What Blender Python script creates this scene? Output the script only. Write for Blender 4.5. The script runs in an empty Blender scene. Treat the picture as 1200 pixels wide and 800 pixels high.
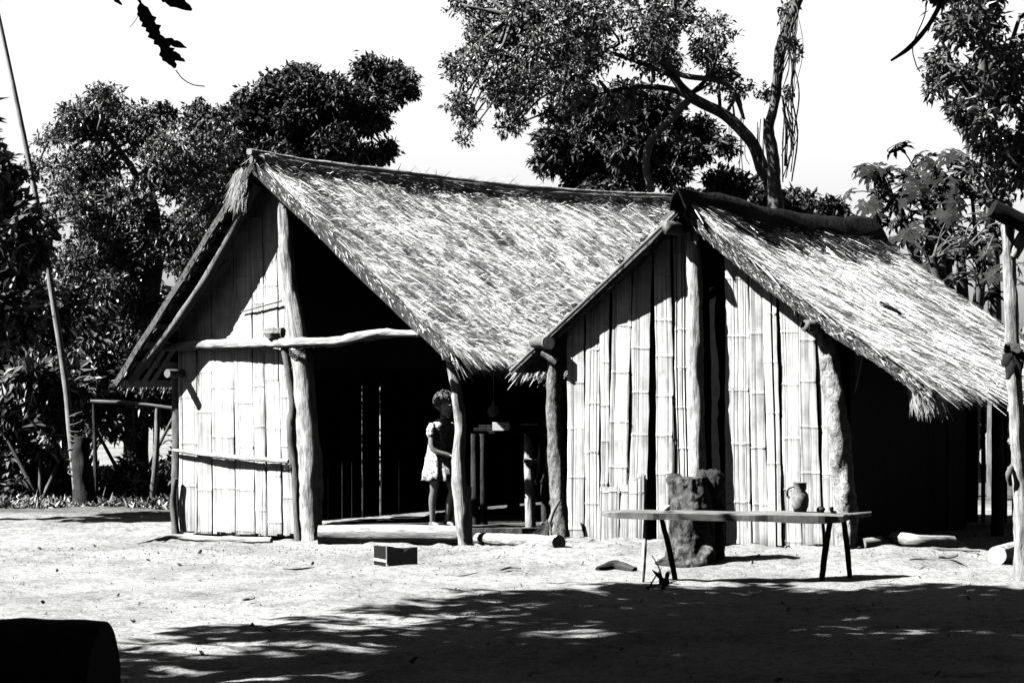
import bpy, math, random
import numpy as np
from mathutils import Vector

random.seed(7)
RNG = np.random.default_rng(11)
S = bpy.context.scene
COL = S.collection
R = math.radians

# ---------------------------------------------------------------- camera, sky, sun, exposure
FPX, HY, EYE = 3000.0, 430.0, 1.45
cam_d = bpy.data.cameras.new("camera"); cam = bpy.data.objects.new("camera", cam_d); COL.objects.link(cam)
cam.location = (0, 0, EYE); cam.rotation_euler = (R(90), 0, 0)
cam_d.sensor_width = 36; cam_d.lens = 36 * FPX / 1200; cam_d.shift_y = 0.0253
cam_d.clip_start = 0.1; cam_d.clip_end = 3000
S.camera = cam

SUN_EL, SUN_AZ = 46.0, 14.0                 # the light travels towards +X, turned SUN_AZ degrees towards +Y
SV = Vector((-math.cos(R(SUN_EL)) * math.cos(R(SUN_AZ)), -math.cos(R(SUN_EL)) * math.sin(R(SUN_AZ)), math.sin(R(SUN_EL))))
w = bpy.data.worlds.new("World"); S.world = w; w.use_nodes = True
nt = w.node_tree; nt.nodes.clear()
sky = nt.nodes.new("ShaderNodeTexSky"); sky.sky_type = 'NISHITA'; sky.sun_disc = False
sky.sun_elevation = R(SUN_EL); sky.sun_rotation = math.atan2(SV.x, SV.y)
sky.air_density = 1.0; sky.dust_density = 3.0; sky.ozone_density = 1.0
bw = nt.nodes.new("ShaderNodeRGBToBW"); bg = nt.nodes.new("ShaderNodeBackground"); wo = nt.nodes.new("ShaderNodeOutputWorld")
bg.inputs['Strength'].default_value = 0.05
tc = nt.nodes.new("ShaderNodeTexCoord"); sz_ = nt.nodes.new("ShaderNodeSeparateXYZ"); hz = nt.nodes.new("ShaderNodeMapRange"); ml = nt.nodes.new("ShaderNodeMath"); ml.operation = 'MULTIPLY'
fr = nt.nodes.new("ShaderNodeMapRange"); pr = nt.nodes.new("ShaderNodeMath"); pr.operation = 'MULTIPLY'; fin = nt.nodes.new("ShaderNodeMapRange")
# sky shaped by direction: brightened low beyond the huts, dimmed elsewhere to deepen shade
hz.inputs['From Min'].default_value = 0.15; hz.inputs['From Max'].default_value = 0.34; hz.inputs['To Min'].default_value = 1.0; hz.inputs['To Max'].default_value = 0.0
fr.inputs['From Min'].default_value = 0.35; fr.inputs['From Max'].default_value = 0.85
fin.inputs['To Min'].default_value = 0.14; fin.inputs['To Max'].default_value = 1.32
nt.links.new(tc.outputs['Generated'], sz_.inputs[0]); nt.links.new(sz_.outputs[2], hz.inputs[0]); nt.links.new(sz_.outputs[1], fr.inputs[0])
nt.links.new(hz.outputs[0], pr.inputs[0]); nt.links.new(fr.outputs[0], pr.inputs[1]); nt.links.new(pr.outputs[0], fin.inputs[0])
nt.links.new(sky.outputs[0], bw.inputs[0]); nt.links.new(bw.outputs[0], ml.inputs[0]); nt.links.new(fin.outputs[0], ml.inputs[1]); nt.links.new(ml.outputs[0], bg.inputs[0]); nt.links.new(bg.outputs[0], wo.inputs[0])
sl = bpy.data.lights.new("sun", 'SUN'); sl.energy = 5.0; sl.angle = R(0.5); sl.color = (1, 0.995, 0.985)
so = bpy.data.objects.new("sun", sl); COL.objects.link(so)
so.rotation_euler = SV.to_track_quat('Z', 'Y').to_euler()
S.view_settings.view_transform = 'Standard'; S.view_settings.look = 'None'
S.view_settings.gamma = 1.0; S.view_settings.use_curve_mapping = False
S.view_settings.exposure = 2.35
S.render.engine = 'CYCLES'
S.cycles.max_bounces = 5; S.cycles.diffuse_bounces = 0; S.cycles.glossy_bounces = 1

# ---------------------------------------------------------------- numeric helpers
def h2(ix, iy, s=0):
    n = (ix.astype(np.int64) * 374761393 + iy.astype(np.int64) * 668265263 + s * 1442695041) & 0x7fffffff
    n = ((n ^ (n >> 13)) * 1274126177) & 0x7fffffff
    return ((n ^ (n >> 16)) & 0xffff) / 65535.0
def vn(x, y, s=0):
    x = np.asarray(x, float); y = np.asarray(y, float)
    ix = np.floor(x); iy = np.floor(y); fx = x - ix; fy = y - iy
    fx = fx * fx * (3 - 2 * fx); fy = fy * fy * (3 - 2 * fy)
    a = h2(ix, iy, s); b = h2(ix + 1, iy, s); c = h2(ix, iy + 1, s); d = h2(ix + 1, iy + 1, s)
    return (a * (1 - fx) + b * fx) * (1 - fy) + (c * (1 - fx) + d * fx) * fy - 0.5
def P(px, py, Y):
    return np.array([(px - 600) / FPX * Y, Y, EYE + (HY - py) / FPX * Y])
def PG(px, py, z=0.0):
    Y = (EYE - z) * FPX / (py - HY)
    return np.array([(px - 600) / FPX * Y, Y, z])
def sm(e0, e1, x):
    t = np.clip((x - e0) / (e1 - e0), 0, 1); return t * t * (3 - 2 * t)
def gz(x, y):
    """height of the ground"""
    x = np.asarray(x, float); y = np.asarray(y, float)
    m = 0.09 * sm(-0.1, 0.7, x - 0.5 * (y - 20.4)) * (1 - sm(3.1, 5.0, x - 0.5 * (y - 20.0))) * sm(18.2, 19.9, y + 0.38 * x * 0.9) * (1 - sm(26, 30, y))
    near = 1 - sm(30, 45, np.hypot(x, y))
    n = 0.030 * vn(x * 0.6, y * 0.6, 1) + 0.022 * vn(x * 1.9, y * 1.9, 2) + 0.022 * vn(x * 4.3, y * 4.3, 3) + 0.016 * vn(x * 10, y * 10, 4)
    rough = sm(19.4, 20.4, y + 0.4 * x) * (1 - sm(21.5, 23, y + 0.4 * x))
    n2 = 0.045 * rough * vn(x * 7, y * 9, 5) + 0.02 * np.abs(vn(x * 3.1 + 5, y * 2.3, 7)) * vn(x * 17, y * 14, 8) * 2
    return m + (n + n2) * near
def gzf(x, y): return float(gz(np.array([x]), np.array([y]))[0])

class MB:
    def __init__(s): s.V = []; s.Q = []; s.T = []; s.tone = []; s.uv = []; s.n = 0
    def add(s, v, q=None, t=None, tone=1.0, uv=None):
        v = np.asarray(v, float).reshape(-1, 3); k = len(v)
        s.V.append(v)
        if q is not None and len(q): s.Q.append(np.asarray(q, np.int64).reshape(-1, 4) + s.n)
        if t is not None and len(t): s.T.append(np.asarray(t, np.int64).reshape(-1, 3) + s.n)
        s.tone.append(np.broadcast_to(np.asarray(tone, float), (k,)).copy())
        s.uv.append(v.copy() if uv is None else np.asarray(uv, float).reshape(-1, 3))
        s.n += k
    def build(s, name, mat, parent=None, smooth=True, at=None):
        V = np.concatenate(s.V)
        off = np.zeros(3)
        if parent is not None:
            p = parent
            while p is not None: off = off + np.array(p.location); p = p.parent
        loc = np.zeros(3)
        if at is not None: loc = np.array(at, float)
        V = V - off - loc
        me = bpy.data.meshes.new(name)
        Q = np.concatenate(s.Q) if s.Q else np.zeros((0, 4), np.int64)
        T = np.concatenate(s.T) if s.T else np.zeros((0, 3), np.int64)
        me.vertices.add(len(V)); me.vertices.foreach_set("co", V.astype(np.float32).ravel())
        me.loops.add(len(Q) * 4 + len(T) * 3)
        me.loops.foreach_set("vertex_index", np.concatenate([Q.ravel(), T.ravel()]).astype(np.int32))
        me.polygons.add(len(Q) + len(T))
        st = np.concatenate([np.arange(len(Q)) * 4, len(Q) * 4 + np.arange(len(T)) * 3]).astype(np.int32)
        me.polygons.foreach_set("loop_start", st)
        me.polygons.foreach_set("use_smooth", np.full(len(st), smooth))
        me.update(calc_edges=True)
        a = me.attributes.new("tone", 'FLOAT', 'POINT'); a.data.foreach_set("value", np.concatenate(s.tone).astype(np.float32))
        a = me.attributes.new("uvw", 'FLOAT_VECTOR', 'POINT'); a.data.foreach_set("vector", np.concatenate(s.uv).astype(np.float32).ravel())
        me.materials.append(mat)
        o = bpy.data.objects.new(name, me); COL.objects.link(o); o.location = loc
        if parent is not None: o.parent = parent
        return o
    # shapes ------------------------------------------------------------
    def tube(s, path, rad, seg=10, wob=0.08, res=None, tone=1.0, captone=None, sub=6, flat=1.0, fr=6.0):
        path = np.asarray(path, float); rad = np.broadcast_to(np.asarray(rad, float), (len(path),))
        path, rad = smooth_path(path, rad, sub)
        n = len(path)
        tan = np.gradient(path, axis=0); tan /= np.linalg.norm(tan, axis=1)[:, None] + 1e-9
        up = np.array([0, 0, 1.0]) if abs(tan[0][2]) < 0.9 else np.array([0, 1.0, 0])
        L = np.concatenate([[0], np.cumsum(np.linalg.norm(np.diff(path, axis=0), axis=1))])
        u = np.cross(tan[0], up); u /= np.linalg.norm(u)
        ang = np.linspace(0, 2 * np.pi, seg, endpoint=False); sd = RNG.integers(1, 9999)
        V = []; UV = []
        for i in range(n):
            u = u - tan[i] * np.dot(u, tan[i]); u /= np.linalg.norm(u) + 1e-9
            v = np.cross(tan[i], u)
            rr = rad[i] * (1 + wob * 2 * vn(np.cos(ang) * 1.5 + 7, np.sin(ang) * 1.5 + L[i] * fr, int(sd)) + wob * 0.9 * vn(np.cos(ang) * 4 + 9, np.sin(ang) * 4 + L[i] * fr * 3.5, int(sd) + 1))
            V.append(path[i] + np.outer(np.cos(ang) * rr, u) + np.outer(np.sin(ang) * rr * flat, v))
            UV.append(np.stack([ang * rad.max(), np.full(seg, L[i]), np.full(seg, sd % 100 * 1.0)], 1))
        V = np.concatenate(V); UV = np.concatenate(UV)
        i = np.arange(n - 1)[:, None] * seg; j = np.arange(seg)[None, :]; j2 = (j + 1) % seg
        q = np.stack([i + j, i + j2, i + seg + j2, i + seg + j], -1).reshape(-1, 4)
        s.add(V, q, tone=tone, uv=UV)
        ct = tone if captone is None else captone
        for k, e in ((0, 0), (n - 1, (n - 1) * seg)):
            ring = V[e:e + seg]; c = ring.mean(0)
            vv = np.concatenate([ring, c[None]])
            a = np.arange(seg); b = (a + 1) % seg
            t = np.stack([b, a, np.full(seg, seg)], 1) if k == 0 else np.stack([a, b, np.full(seg, seg)], 1)
            s.add(vv, t=t, tone=ct, uv=np.stack([vv[:, 0] + 3, vv[:, 2], vv[:, 1]], 1) * 0.3)
    def box(s, c, ax, ay, az, tone=1.0):
        c = np.asarray(c, float); ax, ay, az = [np.asarray(a, float) for a in (ax, ay, az)]
        f = [((-1, -1, -1), (-1, 1, -1), (1, 1, -1), (1, -1, -1)), ((-1, -1, 1), (1, -1, 1), (1, 1, 1), (-1, 1, 1)),
             ((-1, -1, -1), (1, -1, -1), (1, -1, 1), (-1, -1, 1)), ((1, -1, -1), (1, 1, -1), (1, 1, 1), (1, -1, 1)),
             ((1, 1, -1), (-1, 1, -1), (-1, 1, 1), (1, 1, 1)), ((-1, 1, -1), (-1, -1, -1), (-1, -1, 1), (-1, 1, 1))]
        for face in f:
            v = [c + a * ax + b * ay + d * az for a, b, d in face]
            uv = [(a * np.linalg.norm(ay) if True else 0, a * np.linalg.norm(ax), b + d) for a, b, d in face]
            s.add(v, [[0, 1, 2, 3]], tone=tone)
    def lathe(s, base, prof, seg=20, tone=1.0, wob=0.0):
        base = np.asarray(base, float); ang = np.linspace(0, 2 * np.pi, seg, endpoint=False); V = []
        for r, z in prof: V.append(base + np.stack([np.cos(ang) * r, np.sin(ang) * r, np.full(seg, z)], 1))
        n = len(prof); V = np.concatenate(V)
        if wob: V = V + wob * np.stack([vn(V[:, 2] * 9, V[:, 0] * 9, 1), vn(V[:, 1] * 9, V[:, 2] * 9, 2), vn(V[:, 0] * 9, V[:, 1] * 9, 3)], 1)
        i = np.arange(n - 1)[:, None] * seg; j = np.arange(seg)[None, :]; j2 = (j + 1) % seg
        s.add(V, np.stack([i + j, i + j2, i + seg + j2, i + seg + j], -1).reshape(-1, 4), tone=tone)
    def ball(s, c, r, seg=10, rings=7, tone=1.0, axes=None):
        c = np.asarray(c, float); r = np.broadcast_to(np.asarray(r, float), (3,))
        th = np.linspace(0, np.pi, rings); ph = np.linspace(0, 2 * np.pi, seg, endpoint=False)
        T, H = np.meshgrid(th, ph, indexing='ij')
        v = np.stack([np.sin(T) * np.cos(H) * r[0], np.sin(T) * np.sin(H) * r[1], np.cos(T) * r[2]], -1).reshape(-1, 3)
        if axes is not None: v = v @ np.asarray(axes, float)
        i = np.arange(rings - 1)[:, None] * seg; j = np.arange(seg)[None, :]; j2 = (j + 1) % seg
        s.add(v + c, np.stack([i + seg + j, i + seg + j2, i + j2, i + j], -1).reshape(-1, 4), tone=tone)

def smooth_path(p, r, sub):
    if len(p) < 3 or sub <= 1:
        if sub > 1:
            t = np.linspace(0, 1, sub * (len(p) - 1) + 1) * (len(p) - 1); k = np.minimum(t.astype(int), len(p) - 2); f = (t - k)[:, None]
            return p[k] * (1 - f) + p[k + 1] * f, r[k] * (1 - f[:, 0]) + r[k + 1] * f[:, 0]
        return p, r
    q = np.concatenate([[2 * p[0] - p[1]], p, [2 * p[-1] - p[-2]]]); out = []; ro = []
    for i in range(len(p) - 1):
        a, b, c, d = q[i:i + 4]
        for t in np.linspace(0, 1, sub, endpoint=False):
            out.append(0.5 * (2 * b + (c - a) * t + (2 * a - 5 * b + 4 * c - d) * t * t + (3 * b - a - 3 * c + d) * t ** 3))
            ro.append(r[i] * (1 - t) + r[i + 1] * t)
    out.append(p[-1]); ro.append(r[-1])
    return np.array(out), np.array(ro)

# ---------------------------------------------------------------- naming
def tag(o, label, cat, group=None, kind=None):
    if label: o['label'] = label
    if cat: o['category'] = cat
    if group: o['group'] = group
    if kind: o['kind'] = kind
    return o
def thing(name, label, cat, loc, group=None):
    o = bpy.data.objects.new(name, None); COL.objects.link(o); o.location = tuple(float(v) for v in loc)
    o.empty_display_size = 0.1
    return tag(o, label, cat, group)

# ---------------------------------------------------------------- materials
def newmat(name, rough=0.8, spec=0.3):
    m = bpy.data.materials.new(name); m.use_nodes = True
    b = m.node_tree.nodes['Principled BSDF']; b.inputs['Roughness'].default_value = rough
    b.inputs['Specular IOR Level'].default_value = spec
    return m, m.node_tree, b
def N(nt, t, **k):
    n = nt.nodes.new(t)
    for a, v in k.items(): setattr(n, a, v)
    return n
def mth(nt, op, a, b=None, clamp=False):
    n = N(nt, 'ShaderNodeMath', operation=op); n.use_clamp = clamp
    for i, v in enumerate((a, b)):
        if v is None: continue
        if isinstance(v, (int, float)): n.inputs[i].default_value = v
        else: nt.links.new(v, n.inputs[i])
    return n.outputs[0]
def noise(nt, vec, scale, detail=4, rough=0.6, sc=(1, 1, 1)):
    mp = N(nt, 'ShaderNodeMapping'); mp.inputs['Scale'].default_value = sc
    nt.links.new(vec, mp.inputs['Vector'])
    n = N(nt, 'ShaderNodeTexNoise'); n.inputs['Scale'].default_value = scale; n.inputs['Detail'].default_value = detail
    n.inputs['Roughness'].default_value = rough; nt.links.new(mp.outputs[0], n.inputs['Vector'])
    return n.outputs[0]
def ramp(nt, v, stops):
    r = N(nt, 'ShaderNodeValToRGB'); e = r.color_ramp.elements
    while len(e) < len(stops): e.new(0.5)
    for i, (p, c) in enumerate(stops): e[i].position = p; e[i].color = (c, c, c, 1)
    nt.links.new(v, r.inputs[0]); return r.outputs[0]
def attr(nt, name, fac=True):
    a = N(nt, 'ShaderNodeAttribute'); a.attribute_name = name
    return a.outputs['Fac'] if fac else a.outputs['Vector']
def setcol(nt, b, v): nt.links.new(v, b.inputs['Base Color'])
def bump(nt, b, v, strength=0.5, dist=0.01):
    n = N(nt, 'ShaderNodeBump'); n.inputs['Strength'].default_value = strength; n.inputs['Distance'].default_value = dist
    nt.links.new(v, n.inputs['Height']); nt.links.new(n.outputs[0], b.inputs['Normal'])

def wood(name, col, lo=0.6, sx=40, sy=3, coarse=3.0, rough=0.85, bs=0.6, bd=0.01, spec=0.25):
    m, nt, b = newmat(name, rough, spec)
    uv = attr(nt, 'uvw', False); t = attr(nt, 'tone')
    a = noise(nt, uv, 1.0, 6, 0.65, (sx, sy, 1)); c = noise(nt, uv, coarse, 4, 0.6)
    v = mth(nt, 'MULTIPLY', ramp(nt, a, [(0.33, lo), (0.62, 1.0)]), ramp(nt, c, [(0.3, 0.55), (0.65, 1.15)]))
    v = mth(nt, 'MULTIPLY', v, t); v = mth(nt, 'MULTIPLY', v, col)
    setcol(nt, b, v); bump(nt, b, a, bs, bd); return m
M = {}
M['bamboo'] = wood('bamboo', 0.52, 0.30, 130, 0.8, 4.0, 0.6, 0.5, 0.004, 0.35)
M['pale_wood'] = wood('pale_wood', 0.36, 0.3, 30, 4, 11.0, 0.8, 1.0, 0.02)
M['grey_wood'] = wood('grey_wood', 0.13, 0.55, 45, 3, 6.0, 0.8, 0.6, 0.008)
M['bark'] = wood('bark', 0.22, 0.22, 26, 14, 9.0, 0.95, 1.0, 0.03)
M['smooth_bark'] = wood('smooth_bark', 0.10, 0.5, 20, 6, 7.0, 0.85, 0.6, 0.01)
M['mud_bark'] = wood('mud_bark', 0.30, 0.3, 22, 16, 12.0, 0.95, 1.0, 0.03)
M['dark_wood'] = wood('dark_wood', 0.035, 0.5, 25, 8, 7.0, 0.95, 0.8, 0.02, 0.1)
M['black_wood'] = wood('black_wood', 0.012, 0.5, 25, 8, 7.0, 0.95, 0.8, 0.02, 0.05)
def mat_tone(name, col, rough=0.8, spec=0.3, sc=60, lo=0.8):
    m, nt, b = newmat(name, rough, spec)
    g = N(nt, 'ShaderNodeNewGeometry')
    n = noise(nt, g.outputs['Position'], sc, 3)
    v = mth(nt, 'MULTIPLY', attr(nt, 'tone'), ramp(nt, n, [(0.3, lo), (0.65, 1.0)]))
    setcol(nt, b, mth(nt, 'MULTIPLY', v, col)); return m
M['thatch'] = mat_tone('thatch', 0.80, 0.65, 0.35, 30, 0.75)
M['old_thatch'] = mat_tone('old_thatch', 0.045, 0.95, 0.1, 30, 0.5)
M['leaf'] = mat_tone('leaf', 0.030, 0.42, 0.42, 30, 0.6)
M['papaya_leaf'] = mat_tone('papaya_leaf', 0.022, 0.85, 0.08, 30, 0.6)
M['dark_leaf'] = mat_tone('dark_leaf', 0.018, 0.55, 0.3, 30, 0.6)
M['dry_leaf'] = mat_tone('dry_leaf', 0.03, 0.8, 0.1, 40, 0.4)
M['litter'] = mat_tone('litter', 0.12, 0.8, 0.2, 60, 0.4)
M['grass'] = mat_tone('grass', 0.10, 0.5, 0.4, 30, 0.6)
M['skin'] = mat_tone('skin', 0.10, 0.45, 0.45, 25, 0.85)
M['hair'] = mat_tone('hair', 0.018, 0.55, 0.35, 90, 0.5)
M['white_paint'] = mat_tone('white_paint', 0.6, 0.6, 0.3, 20, 0.85)
M['clay'] = mat_tone('clay', 0.17, 0.75, 0.25, 22, 0.2)
M['dark_clay'] = mat_tone('dark_clay', 0.03, 0.8, 0.2, 25, 0.5)
M['gap_shade'] = mat_tone('gap_shade', 0.004, 0.95, 0.05, 12, 0.5)  # near black, paints shade into the gaps of the gable walls
M['card'] = mat_tone('card', 0.008, 0.9, 0.1, 30, 0.6)
M['eye'] = mat_tone('eye', 0.5, 0.3, 0.5, 30, 0.9)
# dress: flowers on pale cotton
m, nt_, b_ = newmat('flowered_cotton', 0.85, 0.15)
uv = attr(nt_, 'uvw', False)
vo = N(nt_, 'ShaderNodeTexVoronoi'); vo.inputs['Scale'].default_value = 34; nt_.links.new(uv, vo.inputs['Vector'])
nn = noise(nt_, uv, 45, 3)
v = mth(nt_, 'MULTIPLY', ramp(nt_, vo.outputs['Distance'], [(0.25, 0.22), (0.42, 1.0)]), ramp(nt_, nn, [(0.4, 0.45), (0.55, 1.0)]))
setcol(nt_, b_, mth(nt_, 'MULTIPLY', v, 0.40)); M['dress'] = m
# sand and soil of the yard
m, nt_, b_ = newmat('sand', 0.95, 0.1)
g = N(nt_, 'ShaderNodeNewGeometry').outputs['Position']
a = noise(nt_, g, 0.9, 6, 0.6); c = noise(nt_, g, 14, 6, 0.7); d = noise(nt_, g, 60, 4, 0.7)
v = mth(nt_, 'MULTIPLY', ramp(nt_, a, [(0.36, 0.66), (0.58, 1.0)]), ramp(nt_, c, [(0.38, 0.6), (0.53, 1.0)]))
v = mth(nt_, 'MULTIPLY', v, ramp(nt_, d, [(0.33, 0.4), (0.5, 1.0)]))
sp = N(nt_, 'ShaderNodeSeparateXYZ'); nt_.links.new(g, sp.inputs[0])
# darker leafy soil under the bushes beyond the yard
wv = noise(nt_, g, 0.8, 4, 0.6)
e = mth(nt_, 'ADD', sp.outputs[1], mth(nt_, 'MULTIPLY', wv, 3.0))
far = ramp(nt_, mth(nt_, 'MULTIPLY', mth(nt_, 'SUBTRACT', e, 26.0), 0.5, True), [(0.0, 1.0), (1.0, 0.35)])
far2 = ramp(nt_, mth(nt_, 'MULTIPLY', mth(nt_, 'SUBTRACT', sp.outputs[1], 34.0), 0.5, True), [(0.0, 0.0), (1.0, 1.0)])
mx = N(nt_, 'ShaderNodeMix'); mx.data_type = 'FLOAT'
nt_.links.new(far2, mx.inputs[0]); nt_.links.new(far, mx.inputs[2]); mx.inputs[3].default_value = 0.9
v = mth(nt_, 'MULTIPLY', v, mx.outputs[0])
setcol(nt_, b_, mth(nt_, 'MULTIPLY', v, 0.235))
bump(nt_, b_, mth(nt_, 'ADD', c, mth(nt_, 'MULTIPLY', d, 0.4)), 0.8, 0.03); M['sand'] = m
# packed earth and stump
m, nt_, b_ = newmat('earth', 0.95, 0.1)
g = N(nt_, 'ShaderNodeNewGeometry').outputs['Position']; a = noise(nt_, g, 9, 6, 0.7)
setcol(nt_, b_, mth(nt_, 'MULTIPLY', ramp(nt_, a, [(0.35, 0.4), (0.6, 1.0)]), 0.09)); bump(nt_, b_, a, 0.7, 0.03); M['earth'] = m
m, nt_, b_ = newmat('rotten_wood', 0.95, 0.1)
g = N(nt_, 'ShaderNodeNewGeometry').outputs['Position']; a = noise(nt_, g, 16, 7, 0.75, (1, 1, 0.55)); c = noise(nt_, g, 5, 4)
v = mth(nt_, 'MULTIPLY', ramp(nt_, a, [(0.40, 0.1), (0.56, 1.0)]), ramp(nt_, c, [(0.38, 0.3), (0.6, 1.0)]))
setcol(nt_, b_, mth(nt_, 'MULTIPLY', v, 0.15)); bump(nt_, b_, a, 1.0, 0.06); M['rotten'] = m

# ---------------------------------------------------------------- ground
xs = np.concatenate([[-600, -300, -150, -80, -40, -22], np.arange(-12, 12.01, 0.05), [22, 40, 80, 150, 300, 600]])
ys = np.concatenate([[-600, -300, -120, -50, -20, 0, 6], np.arange(9.5, 30.01, 0.055), np.arange(31, 46, 1.0), [50, 60, 80, 120, 200, 400, 900]])
X, Y = np.meshgrid(xs, ys); Z = gz(X, Y)
g = MB(); nx, ny = len(xs), len(ys)
i = np.arange(ny - 1)[:, None] * nx; j = np.arange(nx - 1)[None, :]
g.add(np.stack([X, Y, Z], -1).reshape(-1, 3), np.stack([i + j, i + j + 1, i + nx + j + 1, i + nx + j], -1).reshape(-1, 4))
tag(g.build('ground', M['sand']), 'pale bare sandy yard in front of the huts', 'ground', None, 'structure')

# ---------------------------------------------------------------- hut helpers
class Plane:
    def __init__(s, O, deg):
        s.O = np.array(O, float); a = R(deg); s.g = np.array([math.cos(a), -math.sin(a)]); s.n = np.array([-math.sin(a), -math.cos(a)])
    def t(s, px, o=0):
        O = s.O + s.n * o; k = (px - 600) / FPX
        return (k * O[1] - O[0]) / (s.g[0] - k * s.g[1])
    def at(s, px, py, o=0):
        O = s.O + s.n * o; t = s.t(px, o); x, y = O + s.g * t
        return np.array([x, y, EYE + (HY - py) / FPX * y])
    def st(s, t, z, o=0):
        x, y = s.O + s.n * o + s.g * t; return np.array([x, y, z])

def board(mb, pl, a0, a1, b0, b1, z0, zt0, zt1, tone=1.0, off=0.0, sw=0.036):
    """one flattened bamboo board: along-wall positions a0..a1 at the foot, b0..b1 at the top"""
    k = max(2, int(round((a1 - a0) / sw))); cuts = np.sort(np.concatenate([[0, 1], RNG.uniform(0.08, 0.92, k - 1)]))
    ph = RNG.uniform(0, 0.4); sp = RNG.uniform(0.30, 0.44); zmax = max(zt0, zt1)
    nz = np.arange(z0 + ph, zmax, sp); nz = nz + RNG.normal(0, 0.012, len(nz))
    tilt = RNG.normal(0, 0.004); rb = RNG.uniform(0, 50)
    for c0, c1 in zip(cuts[:-1], cuts[1:]):
        if c1 - c0 < 0.02: continue
        zt = zt0 + (zt1 - zt0) * (c0 + c1) / 2 + RNG.normal(0, 0.012); nv = RNG.uniform(0.2, 1.0)
        st = tone * RNG.uniform(0.80, 1.06); so_ = off + RNG.normal(0, 0.0006); ru = RNG.uniform(0, 50); crack = RNG.random() < 0.2
        zz = [z0 + RNG.uniform(0, 0.03)] + [z for z in np.arange(z0 + 0.1, zt, 0.16)] + [zt]
        marks = {}
        for q in nz:
            q = q + RNG.normal(0, 0.002)
            if q < zt - 0.03:
                for dz, bo, tn in ((-0.016, 0, 1), (-0.008, 0.001, 0.8), (-0.003, 0.002, 0.32), (0.004, 0.0035, 1.15), (0.011, 0.001, 1.05), (0.02, 0, 1)):
                    zz.append(q + dz); marks[q + dz] = (bo, tn)
        zz = sorted(set(zz)); gap = 0.0002; eg0 = 0.65 if c0 == 0 else 0.94; eg1 = 0.65 if c1 == 1 else (0.5 if crack else 0.94)
        V = []; T = []; U = []
        for z in zz:
            f = (z - z0) / max(zmax - z0, 0.01); l = a0 + (b0 - a0) * f; r_ = a1 + (b1 - a1) * f
            x0 = l + (r_ - l) * c0 + gap; x1 = l + (r_ - l) * c1 - gap
            bo, tn = marks.get(z, (0, 1)); tn = 1 + (tn - 1) * nv; wv = 0.004 * math.sin(z * 5 + rb)
            for q, oo in ((0, -0.001), (0.06, 0.0), (0.5, 0.0006), (0.94, 0.0), (1, -0.001)):
                xx = x0 + (x1 - x0) * q + 0.004 * math.sin(z * 3 + rb) + (0.003 * math.sin(z * 23 + ru * 3) if (q == 0 and c0 == 0) or (q == 1 and c1 == 1) else 0)
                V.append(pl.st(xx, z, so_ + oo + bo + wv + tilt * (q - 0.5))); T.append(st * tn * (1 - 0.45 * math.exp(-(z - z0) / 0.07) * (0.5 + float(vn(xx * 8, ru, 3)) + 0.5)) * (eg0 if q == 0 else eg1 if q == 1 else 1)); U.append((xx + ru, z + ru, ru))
        n = len(zz); i = np.arange(n - 1)[:, None] * 5; j = np.arange(4)[None, :]
        mb.add(V, np.stack([i + j, i + j + 1, i + 5 + j + 1, i + 5 + j], -1).reshape(-1, 4), tone=np.array(T), uv=U)
    # back of the board
    V = []
    for z, f in ((z0, 0), (zt0, 1), (zt1, 1)): pass
    o2 = off - 0.02
    V = [pl.st(a0 + 0.003, z0, o2), pl.st(a1 - 0.003, z0, o2), pl.st(b1 - 0.003, zt1, o2), pl.st(b0 + 0.003, zt0, o2)]
    mb.add(V, [[0, 1, 2, 3]], tone=0.35 * tone)

def slit(p0, p1, px, w_):
    p0 = np.array(p0[:2], float); p1 = np.array(p1[:2], float); d = (p1 - p0) / np.linalg.norm(p1 - p0); k = (px - 600) / FPX
    return ((k * p0[1] - p0[0]) / (d[0] - k * d[1]), w_)
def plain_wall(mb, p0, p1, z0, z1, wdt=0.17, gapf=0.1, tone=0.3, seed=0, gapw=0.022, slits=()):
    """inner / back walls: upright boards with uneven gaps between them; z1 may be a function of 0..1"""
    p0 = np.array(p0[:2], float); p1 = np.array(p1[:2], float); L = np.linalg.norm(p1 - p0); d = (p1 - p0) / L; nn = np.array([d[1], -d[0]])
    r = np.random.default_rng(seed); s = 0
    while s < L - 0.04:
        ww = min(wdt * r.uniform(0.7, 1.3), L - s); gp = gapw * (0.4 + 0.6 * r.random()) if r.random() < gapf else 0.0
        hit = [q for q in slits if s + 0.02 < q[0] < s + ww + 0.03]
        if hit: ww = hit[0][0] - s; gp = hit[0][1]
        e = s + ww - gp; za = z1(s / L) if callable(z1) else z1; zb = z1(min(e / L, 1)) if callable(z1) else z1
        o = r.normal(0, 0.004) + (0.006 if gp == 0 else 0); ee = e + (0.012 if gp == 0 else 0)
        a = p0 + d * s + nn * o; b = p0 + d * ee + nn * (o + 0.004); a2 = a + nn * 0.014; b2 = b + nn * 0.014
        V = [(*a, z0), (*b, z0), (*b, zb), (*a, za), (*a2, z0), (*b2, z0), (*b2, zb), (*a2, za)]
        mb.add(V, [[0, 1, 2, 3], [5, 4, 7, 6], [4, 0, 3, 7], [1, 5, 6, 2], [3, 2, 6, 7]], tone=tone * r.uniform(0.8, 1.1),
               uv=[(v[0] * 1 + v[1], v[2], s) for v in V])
        s += ww

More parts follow.
